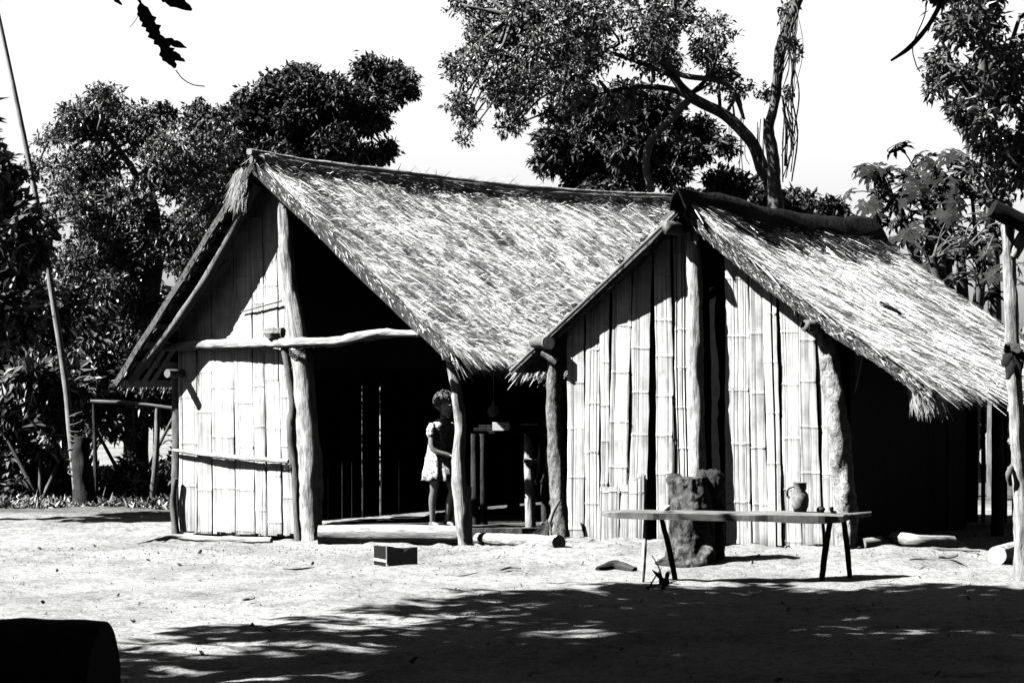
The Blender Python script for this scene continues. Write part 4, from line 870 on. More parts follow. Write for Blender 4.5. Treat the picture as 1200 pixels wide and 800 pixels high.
def blade_leaf(mb, base, tip, width, nrm, tone=1.0, tear=0.0, n=9, seed=0, curl=0.0):
    r = np.random.default_rng(seed); base = np.array(base, float); tip = np.array(tip, float); d = tip - base; s_ = np.cross(d, nrm); s_ /= np.linalg.norm(s_); nn = np.cross(s_, d); nn /= np.linalg.norm(nn)
    V = []
    for k in range(n + 1):
        f = k / n; wv = width * math.sin(math.pi * min(max(f * 0.93 + 0.05, 0), 1)) ** 0.7
        c = base + d * f + nn * curl * math.sin(f * 3)
        V += [c - s_ * wv * (1 - tear * r.random()), c + nn * width * 0.18, c + s_ * wv * (1 - tear * r.random())]
    Q = []
    for k in range(n): a = k * 3; Q += [[a, a + 1, a + 4, a + 3], [a + 1, a + 2, a + 5, a + 4]]
    mb.add(V, Q, tone=tone)
mb = MB()
for k, (a, b) in enumerate((((1188, 405), (1176, 412)), ((1186, 412), (1174, 428)), ((1190, 410), (1197, 436)), ((1187, 418), (1180, 445)), ((1192, 405), (1202, 425)), ((1184, 408), (1194, 445)), ((1180, 402), (1196, 412)))):
    blade_leaf(mb, P(a[0], a[1], YR - 0.09), P(b[0], b[1], YR - 0.16 + 0.03 * (k % 3)), 0.045, (0.2, -1, 0.4 * (k % 2)), tear=0.5, seed=k)
tag(mb.build('dry_leaf_bundle', M['dry_leaf']), 'bunch of dark dry leaves stuck to the forked post', 'leaves')

# ================================================================= left: tall pole, stump post, rack
YP = 27.0; t = thing('tall_pole', 'very tall thin leaning bamboo pole at the left edge before the bushes', 'pole', (P(93, 590, YP)[0], YP, 0))
pole([P(-14, -40, YP), P(0, 25, YP), P(22, 130, YP), P(45, 245, YP), P(62, 350, YP), P(77, 450, YP), P(84, 520, YP), (P(92, 590, YP)[0], YP, -0.02)], [0.016, 0.02, 0.026, 0.03, 0.033, 0.036, 0.04, 0.042], 'grey_wood', 'shaft', t, 0.04, 10, 1.5)
mb = MB()
for k in range(9):
    z = 0.35 + 0.075 * k; xx = P(88, 590, YP)[0] - 0.03; a = np.linspace(0, 2 * np.pi, 10)
    mb.tube(np.stack([xx + np.cos(a) * 0.075 + 0.03, YP + np.sin(a) * 0.06, z + 0.03 * np.sin(a * 1.0 + k)], 1), 0.006, 5, 0, sub=1)
mb.build('vine_binding', M['grey_wood'], t)
mb = MB(); x = P(98, 590, YP)[0]; mb.tube([(x, YP + 0.02, -0.05), (x - 0.0, YP, 0.2), (x - 0.03, YP, 0.5), (x - 0.02, YP, 0.72)], [0.16, 0.11, 0.09, 0.08], 14, 0.2)
mb.tube([(x + .1, YP - .05, -0.03), (x + .02, YP - .02, 0.25)], [0.05, 0.03], 8, 0.2)
tag(mb.build('tree_stump', M['dark_wood']), 'dark broken stump bound to the foot of the tall pole', 'stump')
YK = 27.2; t = thing('drying_rack', 'pole rack on an upright stick between bushes and left wall', 'rack', (P(180, 590, YK)[0], YK, 0))
pole([P(185, 478, YK), P(183, 530, YK), (P(177, 590, YK)[0], YK, -0.03)], [0.03, 0.032, 0.036], 'grey_wood', 'upright', t, 0.12, 10, 1.1)
pole([P(183, 488, YK), P(190, 474, YK)], [0.015, 0.012], 'grey_wood', 'fork', t, 0.1, 8)
pole([P(106, 470, YK), P(150, 472, YK), P(209, 479, YK)], [0.02, 0.024, 0.024], 'grey_wood', 'rail', t, 0.08, 10, 0.9)
pole([P(110, 472, YK + .3), (P(108, 590, YK)[0], YK + .3, -0.03)], [0.02, 0.026], 'dark_wood', 'upright', t, 0.12, 8)

# ================================================================= trees
def leaves(mb, clumps, n, L, Wd, seed=0, per=6, tone=1.0, droop=0.3, spread=1.0, shell=0.5):
    r = np.random.default_rng(seed); C = np.array([c[0] for c in clumps]); Rr = np.array([c[1] for c in clumps])
    if Rr.ndim == 1: Rr = np.stack([Rr] * 3, 1)
    wt = (Rr[:, 0] * Rr[:, 2]); wt = wt / wt.sum(); K = max(1, n // per); idx = r.choice(len(C), K, p=wt)
    v = r.normal(0, 1, (K, 3)); v /= np.linalg.norm(v, axis=1)[:, None]; rad = r.random(K) ** shell
    tw = C[idx] + v * rad[:, None] * Rr[idx]; out = v + r.normal(0, 0.5, (K, 3)); out /= np.linalg.norm(out, axis=1)[:, None]
    ct = r.uniform(0.7, 1.35, len(C))[idx]
    tw = np.repeat(tw, per, 0); out = np.repeat(out, per, 0); ct = np.repeat(ct, per); K2 = len(tw)
    d = out + r.normal(0, 0.8, (K2, 3)) * spread; d[:, 2] -= droop; d /= np.linalg.norm(d, axis=1)[:, None]
    p = tw + r.normal(0, 0.35 * L, (K2, 3))
    up = np.array([0, 0, 1.0]) + r.normal(0, 0.55, (K2, 3)); s_ = np.cross(d, up); s_ /= np.linalg.norm(s_, axis=1)[:, None] + 1e-6
    nn = np.cross(s_, d); l = (L * r.uniform(0.45, 1.4, K2))[:, None]; w_ = (Wd * r.uniform(0.7, 1.2, K2))[:, None]
    mid = p + d * l * 0.45
    V = np.stack([p, mid + s_ * w_ + nn * w_ * 0.3, p + d * l - nn * l * 0.12, mid - s_ * w_ + nn * w_ * 0.3], 1).reshape(-1, 3)
    b = np.arange(K2)[:, None] * 4
    mb.add(V, t=np.concatenate([b + [[0, 1, 2]], b + [[0, 2, 3]]]), tone=np.repeat(np.clip(r.normal(1, 0.3, K2) * ct * tone, 0.2, 2.5), 4))
def twigs(mb, clumps, anchors, seed=0, rad=0.03, k=3, tone=1.0):
    r = np.random.default_rng(seed); An = np.array(anchors)
    for c, rr in clumps:
        c = np.array(c); rr = float(np.mean(rr)); a = An[np.argmin(np.linalg.norm(An - c, axis=1))]
        if np.linalg.norm(a - c) > 4: continue
        m_ = (a + c) / 2 + r.normal(0, 0.12, 3); mb.tube([a, m_, c], [rad, rad * 0.7, rad * 0.4], 6, 0.1, sub=4)
        for _ in range(k):
            e = c + r.normal(0, rr * 0.55, 3); mb.tube([c, (c + e) / 2 + r.normal(0, 0.05, 3), e], [rad * 0.4, rad * 0.25, rad * 0.12], 4, 0, sub=3)
def tree(name, label, trunk_paths, clumps, n, L, Wd, seed, mat='leaf', bark='smooth_bark', cat='tree', group=None, tone=1.0, twr=0.025, droop=0.3, shell=0.5, per=6, btone=1.0, spread=1.0):
    base = np.array(trunk_paths[0][0][-1]); t = thing(name, label, cat, (base[0], base[1], 0), group)
    mb = MB(); an = []
    for pts, rd in trunk_paths[:1]: mb.tube(pts, rd, 12, 0.12, sub=6); sp_, _ = smooth_path(np.array(pts, float), np.array(rd, float), 6); an += list(sp_)
    mb.build('trunk', M[bark], t)
    mb = MB()
    for pts, rd in trunk_paths[1:]: mb.tube(pts, rd, 9, 0.12, sub=6, tone=btone); sp_, _ = smooth_path(np.array(pts, float), np.array(rd, float), 6); an += list(sp_)
    twigs(mb, clumps, an, seed, twr); mb.build('branches', M[bark], t)
    mb = MB(); leaves(mb, clumps, n, L, Wd, seed, per, tone, droop, spread, shell); mb.build('crown', M[mat], t, smooth=False)
    return t
def CL(lst, Y, seed=0, dy=0.8, flat=0.8):
    """clumps from (px, py, radius px) around depth Y, each in 2-3 smaller puffs"""
    r = np.random.default_rng(seed); out = []
    for px_, py_, rp_ in lst:
        for _ in range(3):
            y = Y + r.uniform(-dy, dy); q = r.normal(0, 0.42, 2) * rp_; rr = rp_ / FPX * y * r.uniform(0.5, 0.8)
            out.append((P(px_ + q[0], py_ + q[1] * 0.8, y), np.array([rr, rr, rr * flat])))
    return out
def PT(lst, Y, ground=True):
    p = [P(a, b, Y + (c[0] if c else 0)) for a, b, *c in lst]
    if ground: q = p[-1].copy(); q[2] = -0.1; p.append(q)
    return p
# --- left light tree with bent pale limb
Yt = 31
tree('broadleaf_tree', 'left tree with mottled loose crown and bent pale limb above the bushes',
     [(PT([(168, 200), (180, 260), (178, 330), (160, 430)], Yt), [.05, .09, .12, .14, .16]),
      (PT([(150, 222), (168, 245), (178, 280)], Yt - .3, False), [.03, .045, .05]), (PT([(120, 150), (150, 190), (168, 220)], Yt, False), [.03, .04, .05]), (PT([(240, 140), (200, 190), (172, 225)], Yt, False), [.03, .04, .05])],
     CL([(85, 140, 38), (130, 125, 40), (70, 200, 36), (120, 195, 48), (165, 150, 40), (200, 190, 50), (150, 260, 46), (230, 240, 50), (100, 265, 30), (200, 300, 50), (130, 330, 50), (190, 370, 50), (240, 300, 40), (90, 360, 40), (250, 190, 40), (60, 165, 20), (140, 400, 50), (62, 262, 24), (130, 285, 38), (155, 320, 40), (75, 310, 30), (110, 235, 36)], Yt, 1),
     38000, .075, .017, 101, tone=3.0, per=5)
# --- dark dense crown behind the left ridge
Yt = 34
tree('broadleaf_tree', 'dense dark tree standing behind the ridge of the left hut',
     [(PT([(380, 130), (370, 200), (365, 260)], Yt), [.08, .14, .18, .2]), (PT([(460, 95), (420, 130), (378, 165)], Yt, False), [.03, .05, .08]), (PT([(300, 130), (340, 160), (374, 190)], Yt, False), [.03, .05, .08])],
     CL([(300, 120, 36), (340, 105, 36), (380, 100, 34), (420, 92, 32), (455, 88, 26), (482, 100, 14), (440, 115, 26), (470, 110, 20), (400, 118, 32), (350, 118, 36), (310, 142, 40), (330, 95, 28), (285, 150, 34), (360, 180, 40), (350, 150, 45), (400, 145, 45), (430, 150, 36), (300, 165, 45), (250, 135, 32), (220, 130, 26), (270, 200, 45), (320, 210, 50), (390, 195, 45), (430, 190, 30), (450, 135, 18), (440, 170, 20), (260, 260, 45)], Yt, 2, flat=.7),
     66000, .08, .020, 102, 'dark_leaf', tone=1.0)
# --- left edge shade tree (its crown reaches into the frame)
Yt = 24.5
tree('broadleaf_tree', 'dark leafy tree at the far left edge shading the sand',
     [([P(-60, 180, Yt), P(-75, 350, Yt), P(-80, 500, Yt), (P(-80, 600, Yt)[0], Yt, -0.1)], [.08, .12, .14, .16]), ([P(0, 240, Yt), P(-40, 270, Yt), P(-66, 300, Yt)], [.02, .04, .06])],
     CL([(-5, 205, 18), (15, 250, 30), (0, 300, 50), (-60, 220, 60), (-90, 150, 70), (-40, 330, 60), (20, 340, 36), (-130, 260, 80), (10, 390, 40)], Yt, 3),
     16000, .14, .035, 103, 'dark_leaf')
# --- centre tree with long bare limbs
Yt = 32
tree('broadleaf_tree', 'central tall tree with sunlit crown and crooked bare limbs behind the roofs',
     [(PT([(770, 55), (790, 90), (812, 115), (850, 135), (880, 165), (893, 195), (906, 225), (910, 290)], Yt), [.04, .055, .065, .07, .075, .08, .09, .11, .15]),
      (PT([(742, -10), (755, 30), (772, 62)], Yt, False), [.02, .03, .04]), (PT([(790, 22), (782, 50), (775, 66)], Yt, False), [.015, .025, .035]),
      (PT([(600, 20), (650, 12), (690, 0), (720, -20)], Yt, False), [.012, .02, .02, .03]), (PT([(640, 52), (670, 50), (710, 60), (755, 75), (785, 88)], Yt, False), [.01, .02, .025, .03, .03]),
      (PT([(700, 110), (740, 102), (780, 103), (806, 112)], Yt + .3, False), [.012, .03, .035, .05]),
      (PT([(764, 225), (757, 195), (763, 165), (785, 140), (806, 118)], Yt - .2, False), [.045, .045, .05, .055, .05]),
      (PT([(872, 140), (862, 112), (845, 95), (800, 88), (775, 70)], Yt - .3, False), [.02, .035, .04, .035, .02])],
     CL([(560, 20, 30), (600, 45, 42), (570, 80, 34), (545, 125, 24), (545, 150, 20), (590, 115, 32), (635, 80, 44), (640, 20, 44), (690, 50, 46), (700, 10, 44), (740, 70, 40), (760, 20, 44), (680, 100, 38), (600, 150, 20), (635, 130, 25), (815, 25, 38), (830, 60, 28), (800, 5, 40), (850, 85, 26), (865, 110, 16), (720, 120, 30), (640, -30, 60), (720, -50, 70), (800, -50, 60), (580, -20, 40), (540, 10, 20), (575, 55, 34), (610, 90, 36), (585, 100, 30), (655, 45, 40), (625, 60, 36), (665, 110, 34)], Yt, 4),
     38000, .072, .017, 104, tone=3.2, btone=1.8, shell=.42)
tree('broadleaf_tree', 'darker lower tree behind the roof under the long crooked limb',
     [(PT([(745, 130), (752, 180), (750, 240)], 35), [.05, .07, .08, .1]), (PT([(690, 140), (720, 160), (750, 185)], 35, False), [.02, .03, .04])],
     CL([(700, 140, 36), (660, 170, 32), (640, 200, 20), (700, 190, 36), (740, 160, 40), (780, 165, 34), (745, 205, 34), (790, 205, 26), (680, 215, 22), (810, 180, 22), (830, 150, 20), (760, 120, 36), (715, 110, 30), (850, 170, 12)], 35, 5),
     26000, .11, .026, 105, 'dark_leaf', tone=2.4)
# --- vine hung trunk
t = thing('vine_hung_tree', 'bare upright trunk tangled in hanging vines right of the central tree', 'tree', (*P(905, 300, 31.7)[:2], 0))
mb = MB(); mb.tube(PT([(945, -30), (930, 10), (917, 50), (911, 90), (908, 120), (901, 150), (905, 180), (908, 225), (908, 290)], 31.7), [.075, .075, .07, .065, .06, .07, .075, .09, .11, .12], 12, 0.25); mb.build('trunk', M['smooth_bark'], t)
mb = MB(); r = np.random.default_rng(77)
for k in range(34):
    x0 = r.uniform(914, 938); y0 = r.uniform(-20, 60); x1 = r.uniform(905, 932); y1 = y0 + r.uniform(40, 120)
    if k > 20: x0, y0, x1, y1 = r.uniform(915, 925), r.uniform(100, 130), r.uniform(915, 930), r.uniform(180, 215)
    mb.tube([P(x0, y0, 31.6), P((x0 + x1) / 2 + r.uniform(-2, 12), (y0 + y1) / 2, 31.5), P(x1, y1, 31.6)], r.uniform(.004, .011), 5, 0.3, sub=6)
for k in range(12):
    x0 = r.uniform(850, 900); mb.tube([P(x0, r.uniform(130, 150), 31.9), P(x0 + r.uniform(-3, 3), 180, 31.9), P(x0 + r.uniform(-5, 5), r.uniform(190, 220), 31.9)], .005, 4, 0.2, sub=4)
mb.build('vines', M['smooth_bark'], t)
mb = MB(); leaves(mb, CL([(925, 20, 14), (925, 60, 12), (900, 110, 10), (918, 110, 10)], 31.6, 9), 500, .07, .02, 9); mb.build('foliage', M['leaf'], t, smooth=False)
# --- low shrubs showing above the right ridge
for k, (px_, py_, rp_, lab) in enumerate(((850, 215, 22, 'dark shrub top above the ridge left of the vine hung trunk'), (888, 225, 14, 'small dark shrub top touching the vine hung trunk on its left'), (932, 238, 15, 'small dark shrub top just right of the vine hung trunk'), (945, 236, 12, 'narrow feathery treetop above the dark ridge cap'), (975, 246, 10, 'lowest small treetop above the dark ridge cap'))):
    Y_ = 33 + k * .7; cl = CL([(px_, py_, rp_), (px_ + 8, py_ + 12, rp_), (px_ - 5, py_ + 40, rp_ * 1.5), (px_, py_ + 90, rp_ * 1.8)], Y_, 20 + k, .4)
    tree('shrub', lab, [(PT([(px_, py_), (px_ + 3, py_ + 60)], Y_), [.02, .04, .05])], cl, 4200, .12, .028, 120 + k, 'dark_leaf', cat='shrub', twr=.012)
# --- right side: tall tree, papaya
Yt = 27
tree('broadleaf_tree', 'tall loose-leaved tree filling the top right corner',
     [(PT([(1150, -30), (1152, 60), (1155, 160), (1160, 260), (1165, 330)], Yt), [.04, .05, .055, .06, .07, .08]), (PT([(1195, 20), (1175, 80), (1157, 140)], Yt, False), [.02, .025, .03]), (PT([(1100, 40), (1125, 90), (1152, 130)], Yt, False), [.015, .02, .025]), (PT([(1195, 150), (1180, 190), (1160, 230)], Yt, False), [.015, .02, .025]), (PT([(1132, 160), (1140, 240), (1148, 330)], Yt + .3, False), [.015, .02, .03])],
     CL([(1110, 20, 26), (1140, 40, 30), (1155, 5, 28), (1100, 75, 20), (1130, 90, 28), (1165, 90, 30), (1095, 105, 16), (1145, 130, 26), (1185, 75, 24), (1190, 120, 24), (1170, 160, 28), (1195, 190, 26), (1150, 200, 20), (1180, 230, 20), (1120, 130, 18), (1215, 40, 30), (1225, 110, 40), (1230, 180, 40), (1130, -25, 40)], Yt, 6),
     10500, .11, .024, 106, tone=2.2, per=7)
def palmate(mb, c, nrm, size, seed, tone=1.0):
    r = np.random.default_rng(seed); n_ = np.array(nrm, float); n_ /= np.linalg.norm(n_); a = np.cross(n_, [0.3, 0.9, 0.1]); a /= np.linalg.norm(a); b = np.cross(n_, a); ph = r.uniform(0, 6.28)
    for k in range(8):
        an = ph + (k - 3.5) * 0.68; d = a * math.cos(an) + b * math.sin(an) - n_ * 0.35; l = size * (1 - 0.06 * abs(k - 3.5)) * r.uniform(.85, 1.1)
        s_ = np.cross(n_, d); s_ /= np.linalg.norm(s_); c = np.array(c)
        V = [c, c + d * l * .3 + s_ * size * .07, c + d * l * .55 + s_ * size * .20, c + d * l * .62 + s_ * size * .08, c + d * l * .8 + s_ * size * .10, c + d * l - n_ * size * .15,
             c + d * l * .8 - s_ * size * .10, c + d * l * .62 - s_ * size * .08, c + d * l * .55 - s_ * size * .20, c + d * l * .3 - s_ * size * .07]
        mb.add(V, t=[[0, 1, 9], [1, 2, 3], [1, 3, 9], [3, 7, 9], [7, 8, 9], [3, 4, 7], [4, 6, 7], [4, 5, 6]], tone=tone * r.uniform(.7, 1.3))
def papaya(label, Y, tops, base_px, n, size, seed):
    t = thing('papaya_tree', label, 'tree', (*P(base_px, 400, Y)[:2], 0)); r = np.random.default_rng(seed); tr = MB(); pt = MB(); lf = MB()
    for q, (px_, py_) in enumerate(tops):
        top = P(px_, py_, Y + r.uniform(-.3, .3)); bx = P(base_px + r.uniform(-6, 6), 400, Y)
        tr.tube([top, (top * .5 + np.array([bx[0], Y, top[2] * .4]) * .5), (bx[0], Y, -0.1)], [.05, .07, .1], 10, .05)
        for k in range(n):
            an = r.uniform(0, 6.28); el_ = r.uniform(-0.5, 1.1); l = r.uniform(.35, .62)
            e = top + l * np.array([math.cos(an) * math.cos(el_), math.sin(an) * math.cos(el_), math.sin(el_)]) * [1.15, 1, .9]
            pt.tube([top - [0, 0, r.uniform(0, .2)], (top + e) / 2 + [0, 0, .05], e], [.01, .008, .006], 5, 0, sub=3)
            palmate(lf, e, (math.cos(an) * .6 + r.normal(0, .25), math.sin(an) * .6 - .2, .6), size * r.uniform(.75, 1.15), seed + q * 100 + k, .9)
    tr.build('trunk', M['smooth_bark'], t); pt.build('leaf_stalks', M['smooth_bark'], t); lf.build('crown', M['papaya_leaf'], t, smooth=False); return t
papaya('spreading papaya tree with drooping palmate leaves behind the right roof', 27.5, [(1082, 215), (1050, 235), (1110, 225), (1098, 265)], 1110, 20, .21, 300)
papaya('lower papaya tree with pale leaves close to the right roof slope', 26.5, [(1092, 300), (1125, 290), (1150, 320)], 1135, 16, .19, 400)
# --- bushes: left understorey, back of the yard, right
def bush(label, Y, lst, n, L, Wd, seed, mat='dark_leaf', tone=1.0, group=None, name='bush', dy=.7):
    cl = CL(lst, Y, seed, dy); cl = [(np.array([c[0], c[1], max(c[2], .08 + rr[2] * .5)]), rr) for c, rr in cl]
    c0 = np.mean([c for c, _ in cl], 0)
    paths = [([np.array([c0[0] + dx * .8, Y, 1.0 + .2 * abs(dx)]), np.array([c0[0] + dx * .35, Y, .5]), np.array([c0[0], Y, -.05])], [.012, .02, .03]) for dx in (0, -.8, .7)]
    return tree(name, label, paths, cl, n, L, Wd, seed, mat, cat='bush', tone=tone, group=group, twr=.010)
bush('bright-leaved shrub catching the sun left of the tall pole', 28.2, [(30, 440, 26), (55, 455, 28), (75, 480, 26), (30, 480, 26), (95, 450, 18), (20, 460, 20)], 5200, .16, .036, 201, 'leaf', 3.0)
bush('dark bush under the far left tree at the yard edge', 29, [(10, 420, 40), (20, 520, 40), (50, 530, 36), (30, 570, 26), (5, 560, 36), (75, 550, 24), (-30, 500, 60)], 7500, .12, .028, 202, 'leaf', tone=2.0)
bush('dark bush behind the tall pole and broken stump', 30.5, [(60, 400, 50), (110, 430, 46), (75, 500, 30), (125, 482, 26), (60, 360, 50)], 8000, .11, .026, 203, 'leaf', tone=1.8)
bush('low bush between the broken stump and the rack', 28.5, [(120, 565, 20), (145, 570, 20), (160, 560, 20), (190, 565, 18), (105, 575, 14), (205, 545, 16)], 4500, .09, .022, 204, 'leaf', tone=3.0)
bush('dark bush behind the rack beside the left hut eave', 30.5, [(150, 470, 30), (180, 480, 30), (210, 470, 40), (150, 440, 40), (120, 460, 30), (230, 500, 50)], 8500, .11, .026, 205, 'leaf', tone=1.5)
for k in range(9):   # thicket closing the view behind both huts
    x = -9 + k * 2.6; Y_ = 36 + (k % 3) * 1.5; px0 = 600 + x / Y_ * FPX; hh = (330, 300, 340, 380, 395, 395, 390, 350, 330)[k]
    lst = [(px0 + dx, py_, 60) for dx in (-60, 10, 70) for py_ in (hh + 30, (hh + 500) / 2, 490)]
    lab = ['far thicket behind the left bushes', 'thicket behind the rack', 'thicket behind the left hut wall', 'thicket seen through the left hut back wall', 'thicket behind the girl', 'thicket behind the passage', 'thicket behind the right hut gable', 'thicket seen under the right roof', 'thicket behind the right forked post'][k]
    if k in (0, 1): lst = [(a, b, 50) for a, b, c in lst if b < 480]
    bush(lab, Y_, lst, (5200, 5200, 3500, 1700, 1700, 2500, 3500, 2500, 2500)[k], .20, .05, 230 + k, 'leaf', tone=3.0, group='thickets behind the huts', name='thicket')
# --- ground cover at the edge of the yard
mb = MB(); r = np.random.default_rng(31); K = 9000
x = r.uniform(-7, -2.9, K); y = 26.2 + r.random(K) ** 1.3 * 3.5 + 0.8 * vn(x * 1.2, x * 0 + 3, 4) ; z = gz(x, y); p = np.stack([x, y, z], 1)
d = np.stack([r.normal(0, .6, K), r.normal(0, .6, K), r.uniform(-.05, .6, K)], 1); d /= np.linalg.norm(d, axis=1)[:, None]; s_ = np.cross(d, r.normal(0, 1, (K, 3))); s_ /= np.linalg.norm(s_, axis=1)[:, None]
blades(mb, p, d, s_, np.cross(s_, d), r.uniform(.02, .10, K) * np.where(r.random(K) < .1, 1.8, 1), r.uniform(.004, .014, K), r.normal(0, .02, K), np.clip(r.normal(1.3, .6, K), .2, 3))
tag(mb.build('ground_cover', M['grass'], smooth=False), 'low weeds and fallen leaves along the edge of the bushes', 'weeds', None, 'stuff')

# ================================================================= overhead trees that shade the foreground
BX = [-3.2, -2.1, -1.5, -0.6, 0.0, 0.9, 1.7, 2.6, 3.4, 7.0]; BY = [12.0, 12.7, 13.7, 15.0, 16.0, 16.7, 17.0, 17.05, 17.1, 17.6]
trunks = [(-6.2, 10.5), (-4.6, 7.0), (4.6, 9.0)]; shade = [[], [], []]; r = np.random.default_rng(55)
kx, ky = SV.x / SV.z, SV.y / SV.z
def addsh(gx, gy, rr, h):
    c = np.array([gx + kx * h, gy + ky * h, h]); 
    if c[1] > 2 and h - rr < EYE + (HY + 12) / FPX * c[1] + .15 and abs(c[0]) < c[1] * .2 + rr + .1: return
    k = int(np.argmin([abs(c[0] - a) + .5 * abs(c[1] - b) for a, b in trunks])); shade[k].append((c, np.array([rr, rr, rr * .7])))
for _ in range(420):
    gx = r.uniform(-3.2, 7.0); yb = np.interp(gx, BX, BY); u = r.random() ** 1.0; rr = r.uniform(.3, .55)
    gy = yb - rr * .8 - u * (yb - 8.0); 
    if gx < 0.6 and gy > yb - 1.1 and r.random() < .25: continue
    if gx < -0.3 and 11 < gy < 13.6 and r.random() < .55: continue
    addsh(gx, gy, rr, r.uniform(4.3, 6.8))
for _ in range(140): addsh(r.uniform(-0.4, 4.5), r.uniform(10.2, 13.2), r.uniform(.3, .5), r.uniform(4.3, 6.5))
for _ in range(120): addsh(r.uniform(0.6, 6), r.uniform(12.5, 16.3), r.uniform(.3, .5), r.uniform(4.3, 6.5))
for _ in range(40):    # fingers of shade reaching out to the left
    gx = r.uniform(-2.2, 2.0); yb = np.interp(gx, BX, BY); addsh(gx - .2, yb - r.uniform(-.25, .5), r.uniform(.12, .25), r.uniform(4.3, 6))
labs = ['large shade tree beyond the left edge with a torn leaf hanging into view', 'large shade tree nearer the camera beyond the left edge', 'large shade tree beyond the right edge with a bare twig hanging into view']
for k, (tx, ty) in enumerate(trunks):
    cc = shade[k]; c0 = np.mean([c for c, _ in cc], 0) if cc else np.array([tx, ty, 5])
    paths = [([np.array([tx * .8 + c0[0] * .2, ty, 5.0]), np.array([tx, ty, 3.2]), np.array([tx, ty, 1.4]), np.array([tx, ty, -.1])], [.14, .2, .24, .3])]
    for q in range(5):
        e = c0 + np.array([r.uniform(-2.5, 2.5), r.uniform(-2.5, 2.5), r.uniform(.5, 1.5)]); paths.append(([e, (e + [tx, ty, 5.0]) / 2 + [0, 0, .4], np.array([tx * .9 + c0[0] * .1, ty, 4.2])], [.04, .07, .12]))
    tt = tree('shade_tree', labs[k], paths, cc, 40000 if k < 2 else 26000, .19, .06, 500 + k, 'dark_leaf', per=5, twr=.02, group=None, shell=.45)
    if k == 0:
        # drooping twig with a torn leaf at the top left of the view
        mb = MB(); Yh = 8.0
        mb.tube([(tx, ty, 4.5), (-2.6, 9.0, 3.6), P(190, -60, Yh + .2), P(162, -12, Yh), P(165, 4, Yh)], [.05, .03, .012, .006, .004], 7, .1)
        mb.tube([P(206, 82, Yh), P(214, 92, Yh), P(226, 99, Yh), P(240, 101, Yh)], .0018, 5, 0); mb.tube([P(165, 10, Yh), P(160, 22, Yh), P(152, 32, Yh)], .001, 4, 0)
        tw_ = mb.build('drooping_twig', M['black_wood'], tt)
        mb = MB(); blade_leaf(mb, P(165, 4, Yh), P(186, 50, Yh), .038, (.4, -1, 0), tear=.55, n=14, seed=4); blade_leaf(mb, P(182, 35, Yh), P(205, 80, Yh), .032, (.3, -1, .2), tear=.6, n=14, seed=6); blade_leaf(mb, P(190, 45, Yh), P(219, 56, Yh), .016, (.1, -1, .4), tear=.5, seed=7); blade_leaf(mb, P(192, 58, Yh), P(217, 72, Yh), .016, (.1, -1, .4), tear=.6, seed=8)
        mb.build('torn_leaf', M['dry_leaf'], tt)
        mb = MB(); blade_leaf(mb, P(180, -14, Yh), P(225, 12, Yh), .03, (.2, -1, .5), tear=.3, seed=9); mb.build('leaf', M['dry_leaf'], tt); mb = MB(); blade_leaf(mb, P(128, -8, Yh), P(143, 6, Yh), .010, (0, -1, .2), tear=.4, seed=10); mb.build('leaf', M['dry_leaf'], tt); mb = MB(); blade_leaf(mb, P(188, -6, Yh), P(206, 4, Yh), .02, (0, -1, .2), tear=.4, seed=12); mb.build('leaf', M['dry_leaf'], tt)
    if k == 2:
        mb = MB(); Yh = 9.0
        mb.tube([(tx, ty, 5.0), (2.6, 9, 4.0), P(1120, -40, Yh), P(1104, 0, Yh), P(1088, 30, Yh), P(1066, 55, Yh), P(1044, 71, Yh)], [.06, .03, .012, .009, .009, .009, .004], 7, .15)
        mb.tube([P(1083, 0 - 30, Yh), P(1085, 12, Yh), P(1070, 52, Yh), P(1073, 74, Yh), P(1078, 84, Yh)], .0022, 5, 0)
        mb.build('drooping_twig', M['black_wood'], tt)
# unseen trees added behind the camera to block sky light
for k, (x, y) in enumerate(((-9, -4), (-3, -8), (4, -7), (10, -2), (11, 7), (-12, 4))):
    cl = [(np.array([x + r.normal(0, 1.8), y + r.normal(0, 1.5), r.uniform(1.5, 9)]), np.array([1.3, 1.3, 1.0])) for _ in range(22)]
    tree('shade_tree', 'unseen tree added to block sky light, ' + ['nearest on the left', 'farthest back on the left', 'farthest back on the right', 'nearest on the right', 'beyond the right edge beside the yard', 'beyond the left edge beside the yard'][k], [([np.array([x, y, 7.0]), np.array([x, y, 3.]), np.array([x, y, -.1])], [.1, .2, .25])], cl, 5000, .42, .13, 600 + k, 'dark_leaf', group='unseen trees added to block sky light', per=4, twr=.03)

# ================================================================= litter and sticks on the sand
mb = MB(); r = np.random.default_rng(91); K = 2600
x = r.uniform(-5.5, 5.5, K); y = np.where(r.random(K) < .55, r.uniform(11.5, 20.5, K), r.uniform(18.6, 21, K)); z = gz(x, y) + .004
sz = r.uniform(.003, .010, K) * np.where(r.random(K) < .05, 2.8, 1)
an = r.uniform(0, 6.28, K); V = []
for k in range(K):
    d_ = np.array([math.cos(an[k]), math.sin(an[k]), r.uniform(-.1, .5)]) * sz[k]; e_ = np.array([-math.sin(an[k]), math.cos(an[k]), r.uniform(0, .6)]) * sz[k] * r.uniform(.3, .6); c = np.array([x[k], y[k], z[k] + sz[k] * .25])
    mb.add([c - d_, c + e_, c + d_ + [0, 0, sz[k] * .5], c - e_, c + [0, 0, sz[k] * .7], c - [0, 0, sz[k] * .4]], t=[[0, 1, 4], [1, 2, 4], [2, 3, 4], [3, 0, 4], [1, 0, 5], [2, 1, 5], [3, 2, 5], [0, 3, 5]], tone=r.uniform(.2, 1.6))
tag(mb.build('leaf_litter', M['litter'], smooth=False), 'scattered dead leaves and crumbs of earth on the sand', 'litter', None, 'stuff')
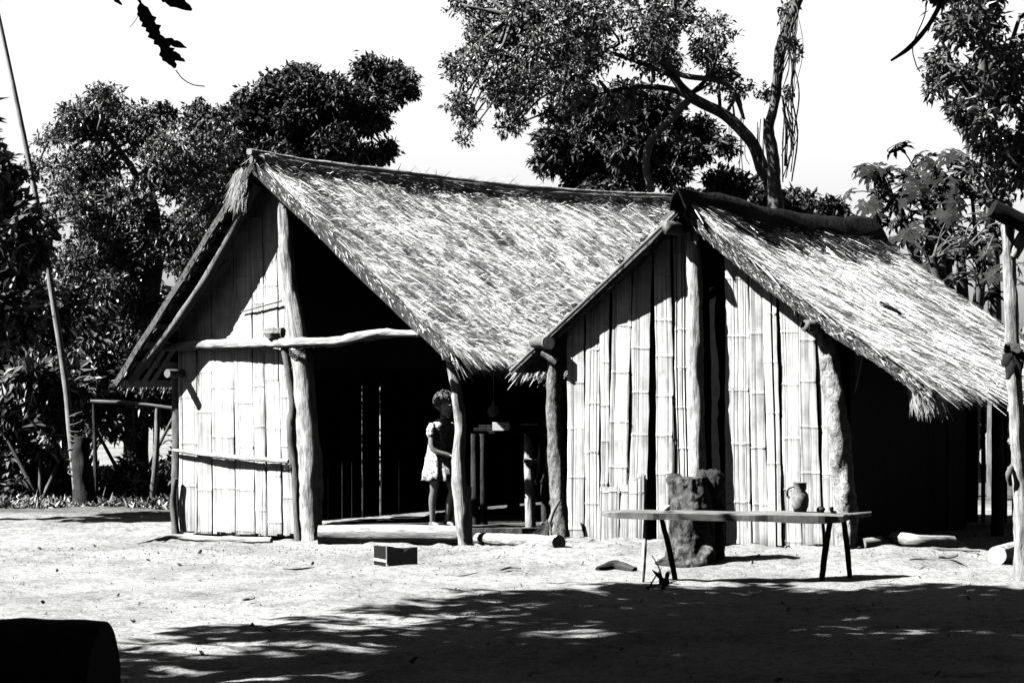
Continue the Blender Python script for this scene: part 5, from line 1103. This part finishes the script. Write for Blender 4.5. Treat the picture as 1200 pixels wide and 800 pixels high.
sticks = [((1062, 636), (1085, 641), (1148, 645), .012, 'long thin dark stick on the sand under the right eave'), ((1100, 652), (1112, 652), (1122, 650), .014, 'short dark stick on the sand right of the bench'),
          ((1066, 655), (1080, 654), (1095, 655), .006, 'thin twig on the sand right of the bench legs'), ((575, 633), (600, 636), (612, 640), .014, 'pale split stick beside the slim sill log'), ((585, 641), (600, 642), (622, 641), .010, 'flat stick in front of the slim sill log'),
          ((540, 651), (552, 650), (566, 648), .006, 'curved twig on the sand right of the open box'), ((587, 667), (598, 664), (610, 665), .010, 'bent bark piece on the sand between box and bark slab'), ((520, 673), (540, 674), (560, 670), .005, 'long thin twig on the sand below the box'),
          ((332, 666), (350, 666), (385, 662), .006, 'low twig on the sand left of the open box'), ((285, 702), (292, 701), (298, 700), .010, 'small dark chip on the open sand'), ((1005, 628), (1030, 622), (1060, 634), .004, 'thin looping twig by the corner post'), ((920, 640), (940, 633), (962, 640), .008, 'curved pale twig under the right end of the bench')]
for k, (a, b, c, rr, lab) in enumerate(sticks):
    pts = []
    for q in (a, b, c): p = PG(*q); z = gzf(p[0], p[1]); p = PG(q[0], q[1], z + rr * .6); pts.append(p)
    mb = MB(); mb.tube(pts, [rr * .7, rr, rr * .6], 7, .25, tone=.9); tag(mb.build('stick', M['smooth_bark'] if k not in (3, 11) else M['pale_wood'], at=pts[1]), lab, 'stick', 'sticks lying on the sand')
# dry branch before the bench
c = PG(775, 690); mb = MB()
for a, b in (((-.09, .0, .0), (.0, -.02, .14)), ((.02, 0, .0), (-.06, .04, .22)), ((.0, 0, 0), (.1, .02, .05)), ((-.1, 0, .01), (.12, .05, .03)), ((0, 0, 0), (.03, 0, .1))): mb.tube([c + a, c + (np.array(a) + b) / 2 + [0.01, 0, .02], c + b], [.007, .005, .003], 5, .2)
for k in range(7): blade_leaf(mb, c + [r.uniform(-.03, .06), r.uniform(-.03, .03), r.uniform(.02, .08)], c + [r.uniform(-.07, .12), r.uniform(-.05, .05), r.uniform(0, .13)], .018, (.2, -1, .5), seed=k, tear=.4, n=5)
tag(mb.build('dry_branch', M['dry_leaf']), 'dry leafy twig lying before the left legs of the bench', 'branch')
